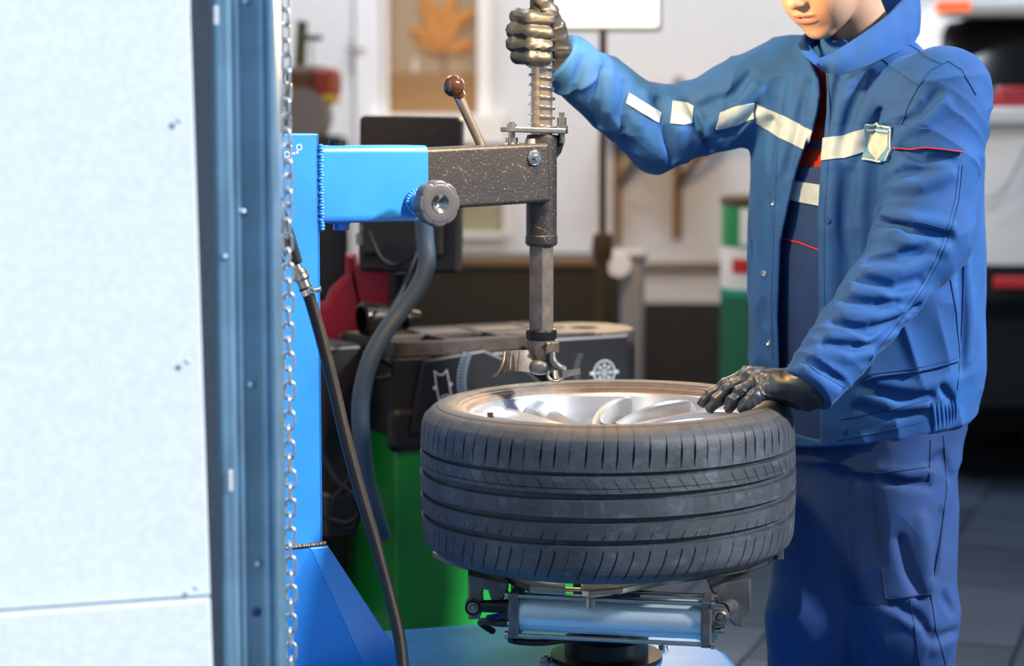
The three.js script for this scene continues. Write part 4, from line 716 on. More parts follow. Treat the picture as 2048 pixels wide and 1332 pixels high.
{ // added unseen lamp over the handle, put in to imitate the warm flare
  const p = at(1150, -120, 3.40), t = thing('added_warm_lamp', 'added caged lamp for warm glow, hanging on a cable above the handle', 'lamp', [p.x, p.y, p.z]);
  obj('bulb', new THREE.SphereGeometry(0.036, 24, 16), new THREE.MeshStandardMaterial({ color: 0xffffff, emissive: new THREE.Color().setRGB(1, 0.62, 0.25), emissiveIntensity: 6 }), t);
  obj('socket', lathe([[0, 0.09], [0.02, 0.088], [0.022, 0.045], [0.018, 0.034], [0, 0.034]], 24), M.rubber, t);
  for (let i = 0; i < 5; i++) { const a = i / 5 * 6.2832; obj('cage_wire', tube([V(0.02 * Math.cos(a), 0.04, 0.02 * Math.sin(a)), V(0.052 * Math.cos(a), 0.01, 0.052 * Math.sin(a)), V(0.046 * Math.cos(a), -0.03, 0.046 * Math.sin(a)), V(0, -0.056, 0)], 0.0012, 20, 6), M.zinc, t); }
  obj('cable', tube([V(0, 0.085, 0), V(0.004, 0.6, -0.01), V(0, ROOF - p.y, -0.02)], 0.004, 30, 8), M.rubber, t);
  const l = new THREE.PointLight(new THREE.Color().setRGB(1.0, 0.58, 0.23), 3.1); l.position.copy(p); l.castShadow = true; l.shadow.radius = 1.8; scene.add(l);
}

// ---------------------------------------------------------------- the mechanic
const person = thing('person', 'mechanic in blue work jacket and trousers with black gloves, looking down at the wheel', 'person', [0, 0, 0]);
// distance-field helpers on plain numbers
const smin = (a, b, k) => { const h = Math.max(k - Math.abs(a - b), 0) / k; return Math.min(a, b) - h * h * k * 0.25; };
const smax = (a, b, k) => -smin(-a, -b, k);
function cap(px, py, pz, a, b, r0, r1) { // tapered capsule
  const bx = b.x - a.x, by = b.y - a.y, bz = b.z - a.z, qx = px - a.x, qy = py - a.y, qz = pz - a.z;
  const h = clamp((qx * bx + qy * by + qz * bz) / (bx * bx + by * by + bz * bz), 0, 1);
  return Math.hypot(qx - bx * h, qy - by * h, qz - bz * h) - mix(r0, r1, h);
}
const ell = (x, y, z, cx, cy, cz, rx, ry, rz) => { x -= cx; y -= cy; z -= cz; const k0 = Math.hypot(x / rx, y / ry, z / rz), k1 = Math.hypot(x / rx / rx, y / ry / ry, z / rz / rz); return k1 < 1e-9 ? -Math.min(rx, ry, rz) : k0 * (k0 - 1) / k1; };
function surface(f, lo, hi, h) { // surface nets over a grid, skipping empty blocks
  const B = 4, nx = Math.ceil((hi[0] - lo[0]) / h / B) * B + 1, ny = Math.ceil((hi[1] - lo[1]) / h / B) * B + 1, nz = Math.ceil((hi[2] - lo[2]) / h / B) * B + 1;
  const val = new Float32Array(nx * ny * nz).fill(1), id = (i, j, k) => (k * ny + j) * nx + i, done = new Uint8Array(nx * ny * nz);
  const reach = h * B * 0.9 * 1.25 + 0.012;
  for (let K = 0; K < nz - 1; K += B) for (let J = 0; J < ny - 1; J += B) for (let I = 0; I < nx - 1; I += B) {
    const c = f(lo[0] + (I + B / 2) * h, lo[1] + (J + B / 2) * h, lo[2] + (K + B / 2) * h), far = Math.abs(c) > reach;
    for (let k = K; k <= K + B; k++) for (let j = J; j <= J + B; j++) for (let i = I; i <= I + B; i++) {
      const q = id(i, j, k); if (done[q] === 2) continue;
      if (far) { if (!done[q]) { val[q] = c; done[q] = 1; } } else { val[q] = f(lo[0] + i * h, lo[1] + j * h, lo[2] + k * h); done[q] = 2; }
    }
  }
  const vid = new Int32Array(nx * ny * nz).fill(-1), pos = [], idx = [];
  for (let k = 0; k < nz - 1; k++) for (let j = 0; j < ny - 1; j++) for (let i = 0; i < nx - 1; i++) {
    let neg = 0, sx = 0, sy = 0, sz = 0, n = 0; const v = [];
    for (let c = 0; c < 8; c++) { const q = val[id(i + (c & 1), j + (c >> 1 & 1), k + (c >> 2))]; v.push(q); if (q < 0) neg++; }
    if (!neg || neg === 8) continue;
    for (let c = 0; c < 8; c++) for (const b of [1, 2, 4]) if (!(c & b) && (v[c] < 0) !== (v[c | b] < 0)) { const t = v[c] / (v[c] - v[c | b]); sx += (c & 1) + (b === 1 ? t : 0); sy += (c >> 1 & 1) + (b === 2 ? t : 0); sz += (c >> 2) + (b === 4 ? t : 0); n++; }
    vid[id(i, j, k)] = pos.length / 3; pos.push(lo[0] + (i + sx / n) * h, lo[1] + (j + sy / n) * h, lo[2] + (k + sz / n) * h);
  }
  const quad = (a, b, c, d, flip) => { if (a < 0 || b < 0 || c < 0 || d < 0) return; if (flip) idx.push(a, c, b, a, d, c); else idx.push(a, b, c, a, c, d); };
  for (let k = 1; k < nz - 1; k++) for (let j = 1; j < ny - 1; j++) for (let i = 1; i < nx - 1; i++) {
    const a = val[id(i, j, k)] < 0;
    if (a !== val[id(i + 1, j, k)] < 0) quad(vid[id(i, j - 1, k - 1)], vid[id(i, j, k - 1)], vid[id(i, j, k)], vid[id(i, j - 1, k)], !a);
    if (a !== val[id(i, j + 1, k)] < 0) quad(vid[id(i - 1, j, k - 1)], vid[id(i - 1, j, k)], vid[id(i, j, k)], vid[id(i, j, k - 1)], !a);
    if (a !== val[id(i, j, k + 1)] < 0) quad(vid[id(i - 1, j - 1, k)], vid[id(i, j - 1, k)], vid[id(i, j, k)], vid[id(i - 1, j, k)], !a);
  }
  const g = new THREE.BufferGeometry(); g.setAttribute('position', new THREE.Float32BufferAttribute(pos, 3)); g.setIndex(idx);
  // pull vertices onto the surface and take normals from the field
  const p = g.attributes.position, nn = new Float32Array(pos.length), e = h * 0.45;
  for (let i = 0; i < p.count; i++) {
    let x = p.getX(i), y = p.getY(i), z = p.getZ(i);
    let gx = f(x + e, y, z) - f(x - e, y, z), gy = f(x, y + e, z) - f(x, y - e, z), gz = f(x, y, z + e) - f(x, y, z - e); const l = Math.hypot(gx, gy, gz) || 1; gx /= l; gy /= l; gz /= l;
    const d = clamp(f(x, y, z), -h * 0.5, h * 0.5) * 0.8; p.setXYZ(i, x - gx * d, y - gy * d, z - gz * d); nn[i * 3] = gx; nn[i * 3 + 1] = gy; nn[i * 3 + 2] = gz;
  }
  g.setAttribute('normal', new THREE.BufferAttribute(nn, 3));
  return g;
}
const EYEP = V(0, EYE, 0);
function hit(f, px, py, from = 3.0) { // first point of a garment under a photo position
  const d = at(px, py, 1).sub(EYEP).normalize(); let t = from;
  for (let i = 0; i < 220; i++) { const v = f(EYEP.x + d.x * t, EYEP.y + d.y * t, EYEP.z + d.z * t); t += v * 0.7; if (Math.abs(v) < 0.00005 || t > 4.6) break; }
  return EYEP.clone().addScaledVector(d, t);
}
const grad = (f, p, e = 0.004) => V(f(p.x + e, p.y, p.z) - f(p.x - e, p.y, p.z), f(p.x, p.y + e, p.z) - f(p.x, p.y - e, p.z), f(p.x, p.y, p.z + e) - f(p.x, p.y, p.z - e)).normalize();
// cloth patch sewn onto a garment: four corners (or rows of points), with thickness
function patch(f, rows, nu, nv, off, relief) {
  const bez = (r, u) => { const s = u * (r.length - 1), i = Math.min(r.length - 2, Math.floor(s)), k = s - i; return [mix(r[i][0], r[i + 1][0], k), mix(r[i][1], r[i + 1][1], k)]; };
  const pos = [], idx = [], W = nu + 1;
  for (let lay = 0; lay < 2; lay++) for (let j = 0; j <= nv; j++) for (let i = 0; i <= nu; i++) {
    const s = j / nv * (rows.length - 1), r = Math.min(rows.length - 2, Math.floor(s)), k = s - r, a = bez(rows[r], i / nu), b = bez(rows[r + 1], i / nu);
    const p = hit(f, mix(a[0], b[0], k), mix(a[1], b[1], k)), n = grad(f, p, 0.006); let o = lay ? -0.004 : off; if (!lay && relief) o += relief(i / nu, j / nv);
    p.addScaledVector(n, o); pos.push(p.x, p.y, p.z);
  }
  const top = (i, j) => j * W + i, bot = (i, j) => (nv + 1) * W + j * W + i;
  for (let j = 0; j < nv; j++) for (let i = 0; i < nu; i++) idx.push(top(i, j), top(i, j + 1), top(i + 1, j + 1), top(i, j), top(i + 1, j + 1), top(i + 1, j));
  const edge = (a, b, c, d) => idx.push(a, b, d, a, d, c);
  for (let i = 0; i < nu; i++) { edge(top(i + 1, 0), bot(i + 1, 0), top(i, 0), bot(i, 0)); edge(top(i, nv), bot(i, nv), top(i + 1, nv), bot(i + 1, nv)); }
  for (let j = 0; j < nv; j++) { edge(top(0, j), bot(0, j), top(0, j + 1), bot(0, j + 1)); edge(top(nu, j + 1), bot(nu, j + 1), top(nu, j), bot(nu, j)); }
  const g = new THREE.BufferGeometry(); g.setAttribute('position', new THREE.Float32BufferAttribute(pos, 3)); g.setIndex(idx);
  return creased(g, 0.9);
}
const seam = (f, pts, r = 0.0011, off = 0.0003) => { const P = []; for (let i = 0; i + 1 < pts.length; i++) for (let k = 0; k < 8; k++) { const t = k / 8; P.push([mix(pts[i][0], pts[i + 1][0], t), mix(pts[i][1], pts[i + 1][1], t)]); } P.push(pts.at(-1)); return tube(P.map(([a, b]) => { const p = hit(f, a, b); return p.addScaledVector(grad(f, p), off); }), r, P.length * 3, 6); };
const foldSet = (base, list) => list.map(([amp, w, ...pts]) => { w *= 0.82; const q = pts.map(([a, b]) => hit(base, a, b)); return { amp, w, q, lo: q.reduce((m, p) => m.min(p), V(9, 9, 9)).subScalar(w * 2.4), hi: q.reduce((m, p) => m.max(p), V(-9, -9, -9)).addScalar(w * 2.4) }; });
const segD = (x, y, z, a, b) => { const bx = b.x - a.x, by = b.y - a.y, bz = b.z - a.z, h = clamp(((x - a.x) * bx + (y - a.y) * by + (z - a.z) * bz) / (bx * bx + by * by + bz * bz), 0, 1); return [Math.hypot(x - a.x - bx * h, y - a.y - by * h, z - a.z - bz * h), h]; };
function foldAt(list, x, y, z) {
  let r = 0;
  for (const f of list) {
    if (x < f.lo.x || y < f.lo.y || z < f.lo.z || x > f.hi.x || y > f.hi.y || z > f.hi.z) continue;
    let best = 9, bt = 0, n = f.q.length - 1;
    for (let i = 0; i < n; i++) { const [d, h] = segD(x, y, z, f.q[i], f.q[i + 1]); if (d < best) { best = d; bt = (i + h) / n; } }
    const s = best / f.w; if (s < 2.4) r += f.amp * Math.exp(-s * s) * (0.25 + 0.75 * Math.sin(Math.PI * clamp(0.12 + bt * 0.76, 0, 1)));
  }
  return clamp(r, -0.0075, 0.0075);
}
const ridge = (x, y, z) => { const n = n3(x, y, z); return (1 - Math.abs(2 * n - 1)) ** 2; };

// ---- body frame
const BETA = 0.80, sX = Math.cos(BETA), sZ = Math.sin(BETA), nX = -Math.sin(BETA), nZ = Math.cos(BETA);
const NK = at(1725, 70, 3.765);
const TC = [xAt(1737, 3.80), -3.80];
const lay = [[0.70, 0.205, 0.165, 0.0, 0.0], [0.80, 0.208, 0.168, 0, 0], [0.86, 0.222, 0.178, 0, 0], [0.95, 0.235, 0.19, 0, 0.004], [1.15, 0.238, 0.188, 0, 0.01], [1.33, 0.236, 0.176, 0, 0.016], [1.42, 0.222, 0.152, 0.0, 0.02], [1.49, 0.185, 0.122, 0.0, 0.024], [1.535, 0.125, 0.095, -0.002, 0.028], [1.58, 0.082, 0.078, -0.006, 0.035]];
function torso(x, y, z) {
  let i = 0; while (i < lay.length - 2 && y > lay[i + 1][0]) i++;
  const A = lay[i], Bq = lay[i + 1], t = smooth(0, 1, clamp((y - A[0]) / (Bq[0] - A[0]), 0, 1)), t2 = mix(t, clamp((y - A[0]) / (Bq[0] - A[0]), 0, 1), 0.6);
  const a = mix(A[1], Bq[1], t2), b = mix(A[2], Bq[2], t2), dx = x - TC[0], dz = z - TC[1], s = dx * sX + dz * sZ - mix(A[3], Bq[3], t2), n = dx * nX + dz * nZ - mix(A[4], Bq[4], t2);
  const k0 = Math.hypot(s / a, n / b), k1 = Math.hypot(s / a / a, n / b / b), d = k1 < 1e-6 ? -b : k0 * (k0 - 1) / k1;
  return d * (y > 1.40 ? 0.72 : 0.95);
}
const armL = [at(1884, 196, 3.60), at(1846, 478, 3.545), at(1618, 772, 3.405)], armR = [at(1580, 165, 3.86), at(1318, 262, 3.82), at(1116, 118, 3.715)];
const hemY = (x, z) => { const s = (x - TC[0]) * sX + (z - TC[1]) * sZ; return 0; };
function sleeveL(x, y, z) { return smin(cap(x, y, z, armL[0], armL[1], 0.089, 0.077), cap(x, y, z, armL[1], armL[2], 0.077, 0.05), 0.035); }
function sleeveR(x, y, z) { return smin(cap(x, y, z, armR[0], armR[1], 0.084, 0.068), cap(x, y, z, armR[1], armR[2], 0.070, 0.05), 0.03); }
const dirOf = (a, b) => V().subVectors(b, a).normalize();
// wrinkles that run across a limb
function limbWrinkle(x, y, z, a, b, amp, f, s) {
  const bx = b.x - a.x, by = b.y - a.y, bz = b.z - a.z, L = Math.hypot(bx, by, bz), t = ((x - a.x) * bx + (y - a.y) * by + (z - a.z) * bz) / L;
  const cx = x - a.x - bx / L * t, cy = y - a.y - by / L * t, cz = z - a.z - bz / L * t;
  const w = n3(x * 9 + s, y * 9, z * 9) * 1.3;
  return amp * (ridge(t * f + cx * 7 + w + s, cy * 8 + cx * 5, cz * 8 + s) - 0.35);
}
const baseJacket = (x, y, z) => Math.min(torso(x, y, z), sleeveL(x, y, z), sleeveR(x, y, z));
const foldsT = foldSet(torso, [
  [-0.010, 0.012, [1800, 170], [1765, 225], [1738, 290]], [0.009, 0.013, [1822, 185], [1790, 240], [1775, 300]], [-0.010, 0.011, [1840, 190], [1812, 245], [1800, 330]],
  [0.008, 0.013, [1765, 165], [1730, 235], [1700, 330]], [-0.008, 0.011, [1735, 150], [1706, 220], [1690, 270]], [0.006, 0.012, [1700, 150], [1680, 220], [1662, 330]], [-0.006, 0.010, [1690, 120], [1672, 190], [1662, 250]],
  [-0.008, 0.014, [1700, 330], [1690, 450], [1700, 600]], [0.007, 0.014, [1670, 330], [1660, 480], [1668, 640]], [0.006, 0.014, [1730, 330], [1722, 430], [1735, 560]],
  [-0.008, 0.012, [1560, 150], [1545, 230], [1540, 330]], [0.008, 0.013, [1590, 150], [1575, 240], [1560, 340]], [-0.007, 0.012, [1615, 170], [1600, 250], [1575, 340]], [-0.005, 0.012, [1540, 400], [1535, 520], [1530, 640]], [0.005, 0.012, [1555, 420], [1548, 540], [1545, 660]],
  [-0.009, 0.012, [1735, 772], [1800, 796], [1862, 790]], [0.008, 0.012, [1725, 790], [1790, 812], [1850, 812]], [-0.007, 0.010, [1715, 815], [1780, 830], [1850, 822]], [0.006, 0.012, [1760, 765], [1830, 775], [1890, 760]], [-0.006, 0.01, [1880, 770], [1900, 800]],
  [-0.005, 0.012, [1918, 540], [1925, 640], [1922, 740]], [0.005, 0.012, [1935, 520], [1940, 620], [1936, 720]], [-0.006, 0.011, [1940, 420], [1925, 500], [1915, 560]]]);
const foldsL = foldSet(sleeveL, [
  [-0.011, 0.011, [1800, 250], [1836, 232], [1872, 190]], [0.009, 0.013, [1798, 272], [1850, 246], [1890, 205]], [-0.008, 0.010, [1806, 300], [1850, 320], [1900, 318]], [-0.009, 0.012, [1800, 345], [1835, 345], [1862, 335]], [0.007, 0.013, [1795, 375], [1845, 372], [1900, 350]],
  [0.010, 0.012, [1768, 428], [1830, 440], [1900, 452]], [-0.014, 0.010, [1760, 444], [1825, 458], [1900, 474]], [0.007, 0.013, [1750, 476], [1820, 486], [1890, 500]],
  [-0.010, 0.011, [1738, 522], [1795, 518], [1850, 492]], [0.007, 0.012, [1738, 543], [1800, 542], [1860, 522]], [-0.010, 0.011, [1722, 560], [1790, 578], [1838, 562]], [0.007, 0.012, [1706, 582], [1770, 592], [1840, 590]], [-0.009, 0.010, [1690, 602], [1745, 610], [1790, 604]], [0.006, 0.011, [1690, 626], [1750, 634], [1815, 622]],
  [-0.010, 0.010, [1668, 648], [1735, 662], [1796, 640], [1832, 612]], [0.007, 0.011, [1664, 672], [1730, 684], [1790, 666]], [-0.009, 0.010, [1648, 690], [1700, 692], [1740, 690], [1792, 655]], [0.006, 0.010, [1640, 708], [1690, 716], [1742, 706]], [-0.008, 0.009, [1620, 722], [1652, 745], [1684, 764]], [0.006, 0.010, [1612, 738], [1645, 764], [1672, 784]], [-0.006, 0.009, [1600, 752], [1630, 780], [1650, 812]]]);
const foldsR = foldSet(sleeveR, [
  [-0.012, 0.012, [1318, 205], [1330, 250], [1345, 320]], [0.009, 0.013, [1350, 205], [1362, 260], [1372, 320]], [-0.010, 0.010, [1376, 205], [1400, 260], [1420, 300]], [0.008, 0.012, [1390, 225], [1415, 265], [1450, 290]], [-0.009, 0.011, [1500, 150], [1470, 190], [1400, 215]], [0.008, 0.013, [1510, 180], [1470, 225], [1420, 250]], [-0.009, 0.011, [1515, 215], [1470, 255], [1430, 272]],
  [0.006, 0.012, [1290, 190], [1280, 250], [1285, 320]], [-0.006, 0.012, [1250, 170], [1245, 230], [1255, 300]], [-0.006, 0.011, [1200, 140], [1190, 200], [1200, 250]], [0.006, 0.012, [1220, 150], [1215, 220], [1225, 280]], [-0.006, 0.010, [1165, 120], [1150, 170], [1150, 210]]]);
// opening down the front
const gapPx = [[1590, 70], [1604, 100], [1621, 123], [1639, 160], [1641, 190], [1635, 228], [1626, 264], [1608, 300], [1593, 345], [1579, 402], [1563, 480], [1559, 560], [1556, 640], [1559, 720], [1562, 860], [1640, 880], [1640, 760], [1636, 656], [1638, 606], [1636, 500], [1636, 420], [1642, 324], [1648, 270], [1653, 225], [1654, 180], [1651, 132], [1640, 112], [1640, 60]];
const gap = gapPx.map(([a, b]) => { const p = at(a, b, 3.66); return [p.x / 3.66, (p.y - EYE) / 3.66]; });
function poly(x, y, P) { let d = 1e9, s = 1; for (let i = 0, j = P.length - 1; i < P.length; j = i++) { const ex = P[j][0] - P[i][0], ey = P[j][1] - P[i][1], wx = x - P[i][0], wy = y - P[i][1], h = clamp((wx * ex + wy * ey) / (ex * ex + ey * ey), 0, 1), bx = wx - ex * h, by = wy - ey * h; d = Math.min(d, bx * bx + by * by); const c1 = y >= P[i][1], c2 = y < P[j][1], c3 = ex * wy > ey * wx; if ((c1 && c2 && c3) || (!c1 && !c2 && !c3)) s = -s; } return s * Math.sqrt(d); }
// hem: the near side hangs to the hip, the far front ends higher
const hem0 = at(1665, 893, 3.66), hem1 = at(1916, 838, 3.72);
function hemPlane(x, y, z) { const t = (x - hem0.x) / (hem1.x - hem0.x); return (mix(hem0.y, hem1.y, t) - y) * 0.95; }
function torsoCloth(x, y, z) {
  let d = torso(x, y, z);
  if (Math.abs(d) < 0.05) d -= 1.9 * foldAt(foldsT, x, y, z) + 0.006 * (ridge(x * 16 + y * 5, y * 7 + 3, z * 16) - 0.3);
  return d;
}
function clothL(x, y, z) { let d = sleeveL(x, y, z); if (Math.abs(d) < 0.05) d -= 1.9 * foldAt(foldsL, x, y, z) + limbWrinkle(x, y, z, armL[0], armL[1], 0.006, 22, 3) * 0.8 + limbWrinkle(x, y, z, armL[1], armL[2], 0.005, 30, 5) * 0.8; return d; }
function clothR(x, y, z) { let d = sleeveR(x, y, z); if (Math.abs(d) < 0.05) d -= 1.8 * foldAt(foldsR, x, y, z) + limbWrinkle(x, y, z, armR[0], armR[1], 0.009, 22, 7) * 0.8 + limbWrinkle(x, y, z, armR[1], armR[2], 0.009, 24, 9) * 0.8; return d; }
const wR = dirOf(armR[1], armR[2]), wL = dirOf(armL[1], armL[2]);
function jacketF(x, y, z) {
  let t = torsoCloth(x, y, z);
  if (t < 0.03 && t > -0.09) { // front opening cut into the cloth
    const D = -z, q = poly(x / D, (y - EYE) / D, gap) * D, front = (x - TC[0]) * nX + (z - TC[1]) * nZ;
    if (q < 0.02 && front > -0.02) t = smax(t, -Math.max(q, -(t + 0.055)), 0.006);
  }
  t = smax(t, hemPlane(x, y, z), 0.006);
  if (y > 1.45) { const dx = x - NK.x, dz = z - NK.z; t = smax(t, 0.072 - Math.hypot(dx, dz) - 0.0, 0.012); t = Math.max(t, y - 1.60); }
  let l = clothL(x, y, z), r = clothR(x, y, z);
  l = smax(l, (x - armL[2].x) * wL.x + (y - armL[2].y) * wL.y + (z - armL[2].z) * wL.z - 0.012, 0.006);
  r = smax(r, (x - armR[2].x) * wR.x + (y - armR[2].y) * wR.y + (z - armR[2].z) * wR.z - 0.004, 0.006);
  const top = smooth(1.30, 1.42, y);
  t = smin(t, l, mix(0.008, 0.05, top)); return smin(t, r, 0.03);
}

// ---- materials
const cloth = (c, s) => { const m = paint(c, { rough: 0.78, wear: 0.10, size: 0.22, s, sheen: 0.10, n: 512 }); m.bumpMap = weave; m.bumpScale = 0.00025; return m; };
M.jacket = cloth(0x1c5fac, 51); M.jacketDark = cloth(0x18509a, 52); M.trouser = cloth(0x0e4182, 53); M.bib = cloth(0x16417f, 54);
M.thread = flat(0x1b4b86, 0.8); M.redPipe = flat(0xd02a28, 0.6); M.reflect = paint(0xb8d6ea, { rough: 0.4, wear: 0.08, size: 0.1, s: 55 }); M.reflect.bumpMap = weave; M.reflect.bumpScale = 0.0003;
M.shirt = cloth(0xb02414, 56);
const jacket = obj('jacket', surface(jacketF, [0.05, 0.78, -4.12], [0.95, 1.62, -3.33], 0.0048), M.jacket, person);
{
  // inner layers seen through the opening
  const bibF = (x, y, z) => Math.max(torso(x, y, z) + 0.026, y - yAt(336, 3.6)), shirtF = (x, y, z) => { let t = torso(x, y, z) + 0.032; return Math.max(t, y - 1.53); };
  obj('bib', surface(bibF, [0.3, 0.72, -4.1], [0.95, 1.34, -3.5], 0.009), M.bib, person);
  obj('shirt', surface(shirtF, [0.3, 1.25, -4.1], [0.95, 1.56, -3.5], 0.008), M.shirt, person);
  obj('reflective_band', patch(bibF, [[[1574, 360], [1660, 372]], [[1560, 396], [1660, 416]]], 20, 10, 0.003), M.reflect, person);
  obj('bib_piping', seam(bibF, [[1556, 474], [1600, 486], [1650, 505]], 0.0014, 0.001), M.redPipe, person);
  obj('bib_strap', patch(shirtF, [[[1600, 280], [1670, 284]], [[1600, 294], [1670, 298]]], 12, 4, 0.003), M.bib, person);
  // sewn details of the jacket
  const tc = (x, y, z) => torsoCloth(x, y, z);
  obj('reflective_band', patch(jacketF, [[[1513, 209], [1570, 233], [1624, 262]], [[1513, 246], [1560, 276], [1610, 300]]], 26, 12, 0.0028), M.reflect, jacket);
  obj('reflective_band', patch(jacketF, [[[1648, 276], [1690, 271], [1728, 258]], [[1644, 321], [1690, 316], [1727, 304]]], 20, 12, 0.0028), M.reflect, jacket);
  obj('reflective_band', patch(jacketF, [[[1345, 203], [1375, 206], [1388, 212]], [[1342, 246], [1366, 250], [1382, 246]]], 14, 12, 0.0028), M.reflect, jacket);
  obj('reflective_band', patch(jacketF, [[[1440, 226], [1475, 212], [1508, 206]], [[1432, 258], [1475, 250], [1508, 238]]], 18, 12, 0.0028), M.reflect, jacket);
  obj('reflective_band', patch(jacketF, [[[1258, 186], [1290, 206], [1322, 226]], [[1252, 206], [1284, 226], [1316, 246]]], 16, 10, 0.0028), M.reflect, jacket);
  const badge = obj('badge', patch(jacketF, [[[1729, 248], [1760, 249], [1786, 254]], [[1726, 322], [1752, 324], [1778, 322]]], 24, 24, 0.004), flat(0x5f9cc0, 0.5), jacket);
  obj('badge_shield', patch(jacketF, [[[1736, 268], [1757, 267], [1780, 270]], [[1735, 290], [1757, 291], [1780, 294]], [[1738, 304], [1756, 305], [1774, 305]], [[1754, 320], [1756, 321], [1758, 320]]], 16, 20, 0.0052), paint(0xdfe6e4, { rough: 0.7, wear: 0.12, size: 0.05, s: 57 }), badge);
  obj('badge_border', [seam(jacketF, [[1731, 249], [1760, 249], [1784, 254], [1786, 262], [1785, 300], [1776, 320]], 0.0018, 0.0052), seam(jacketF, [[1731, 260], [1757, 260], [1782, 264]], 0.0014, 0.0052), seam(jacketF, [[1726, 320], [1752, 323], [1768, 322]], 0.0018, 0.0052)], flat(0xe8eef0, 0.5), badge);
  obj('sleeve_pocket_flap', patch(clothL, [[[1793, 254], [1860, 256], [1928, 264]], [[1789, 296], [1856, 296], [1924, 304]]], 60, 24, 0.0055), M.jacket, jacket);
  obj('piping', [seam(clothL, [[1789, 297], [1822, 296], [1856, 297], [1890, 300], [1924, 305]], 0.0016, 0.005)], M.redPipe, jacket);
  obj('piping', seam(tc, [[1884, 546], [1898, 540]], 0.0018, 0.003), M.redPipe, jacket);
  obj('side_pocket', patch(tc, [[[1800, 560], [1850, 548], [1896, 536]], [[1770, 650], [1840, 640], [1912, 628]], [[1734, 759], [1830, 744], [1917, 722]]], 90, 90, 0.0065), M.jacket, jacket);
  obj('seam_lines', [seam(tc, [[1734, 756], [1790, 748], [1850, 739], [1914, 721]], 0.001, 0.0072), seam(tc, [[1734, 749], [1790, 741], [1850, 732], [1908, 716]], 0.0007, 0.0072), seam(tc, [[1895, 545], [1908, 625], [1913, 718]], 0.0009, 0.0072), seam(tc, [[1922, 380], [1930, 500], [1925, 640], [1915, 780]], 0.0011),
    seam(clothL, [[1925, 330], [1918, 400], [1900, 470], [1880, 520], [1850, 575], [1815, 625], [1770, 680], [1722, 745]], 0.0009), seam(clothL, [[1918, 330], [1911, 396], [1893, 466], [1873, 516], [1843, 570], [1808, 619]], 0.0007), seam(clothL, [[1762, 438], [1800, 446], [1850, 456], [1898, 470]], 0.0011), seam(clothL, [[1765, 431], [1800, 438], [1850, 447], [1898, 460]], 0.0007),
    seam(clothL, [[1606, 722], [1640, 748], [1690, 776]], 0.0013), seam(jacketF, [[1742, 114], [1770, 122], [1800, 148], [1838, 174]], 0.0011), seam(jacketF, [[1792, 76], [1830, 96], [1862, 118], [1884, 128]], 0.0011), seam(jacketF, [[1836, 174], [1862, 140], [1896, 122], [1924, 140], [1952, 190]], 0.0013), seam(jacketF, [[1836, 174], [1815, 215], [1800, 260]], 0.0011),
    seam(tc, [[1655, 150], [1660, 230], [1656, 330], [1650, 420], [1648, 520], [1650, 640]], 0.0008), seam(tc, [[1555, 300], [1548, 450], [1543, 600], [1546, 720]], 0.0008), seam(tc, [[1672, 880], [1740, 868], [1820, 850], [1862, 838]], 0.0009), seam(tc, [[1680, 838], [1740, 828], [1800, 815], [1858, 800]], 0.0012)], M.thread, jacket);
  for (const [a, b] of [[1596, 271], [1548, 407], [1528, 547], [1538, 686]]) { const p = hit(jacketF, a, b), n = grad(jacketF, p, 0.008), q = new THREE.Quaternion().setFromUnitVectors(V(0, 1, 0), n); const g = lathe([[0, 0.0015], [0.0022, 0.0018], [0.003, 0.0008], [0.0045, 0.0028], [0.006, 0.0022], [0.0066, -0.001]], 24); g.applyQuaternion(q).translate(p.x, p.y, p.z); obj('snap_button', g, flat(0xd9d6cc, 0.25, 1), jacket); }
  for (const [a, b] of [[1656, 442], [1688, 860]]) { const p = hit(jacketF, a, b), n = grad(jacketF, p, 0.008), q = new THREE.Quaternion().setFromUnitVectors(V(0, 1, 0), n); const g = lathe([[0, 0.002], [0.005, 0.0018], [0.0065, 0]], 20); g.applyQuaternion(q).translate(p.x, p.y, p.z); obj('snap_button', g, M.jacketDark, jacket); }
  // gathered elastic at the side of the waistband
  obj('elastic_waist', patch(tc, [[[1862, 806], [1890, 798], [1914, 786]], [[1866, 862], [1894, 854], [1914, 840]]], 60, 8, 0.002, (u, v) => 0.0035 * Math.abs(Math.sin(u * 22)) * Math.sin(Math.PI * clamp(v, 0.08, 0.92))), M.jacket, jacket);
  // belt loop tab at the far side
  obj('pocket_tab', prism([[1502, 480], [1512, 476], [1516, 530], [1508, 540]].map(([a, b]) => { const p = at(a, b, 3.8); return [p.x, p.y]; }), 0.012, 0.003).translate(0, 0, -3.83), M.jacketDark, jacket);
}
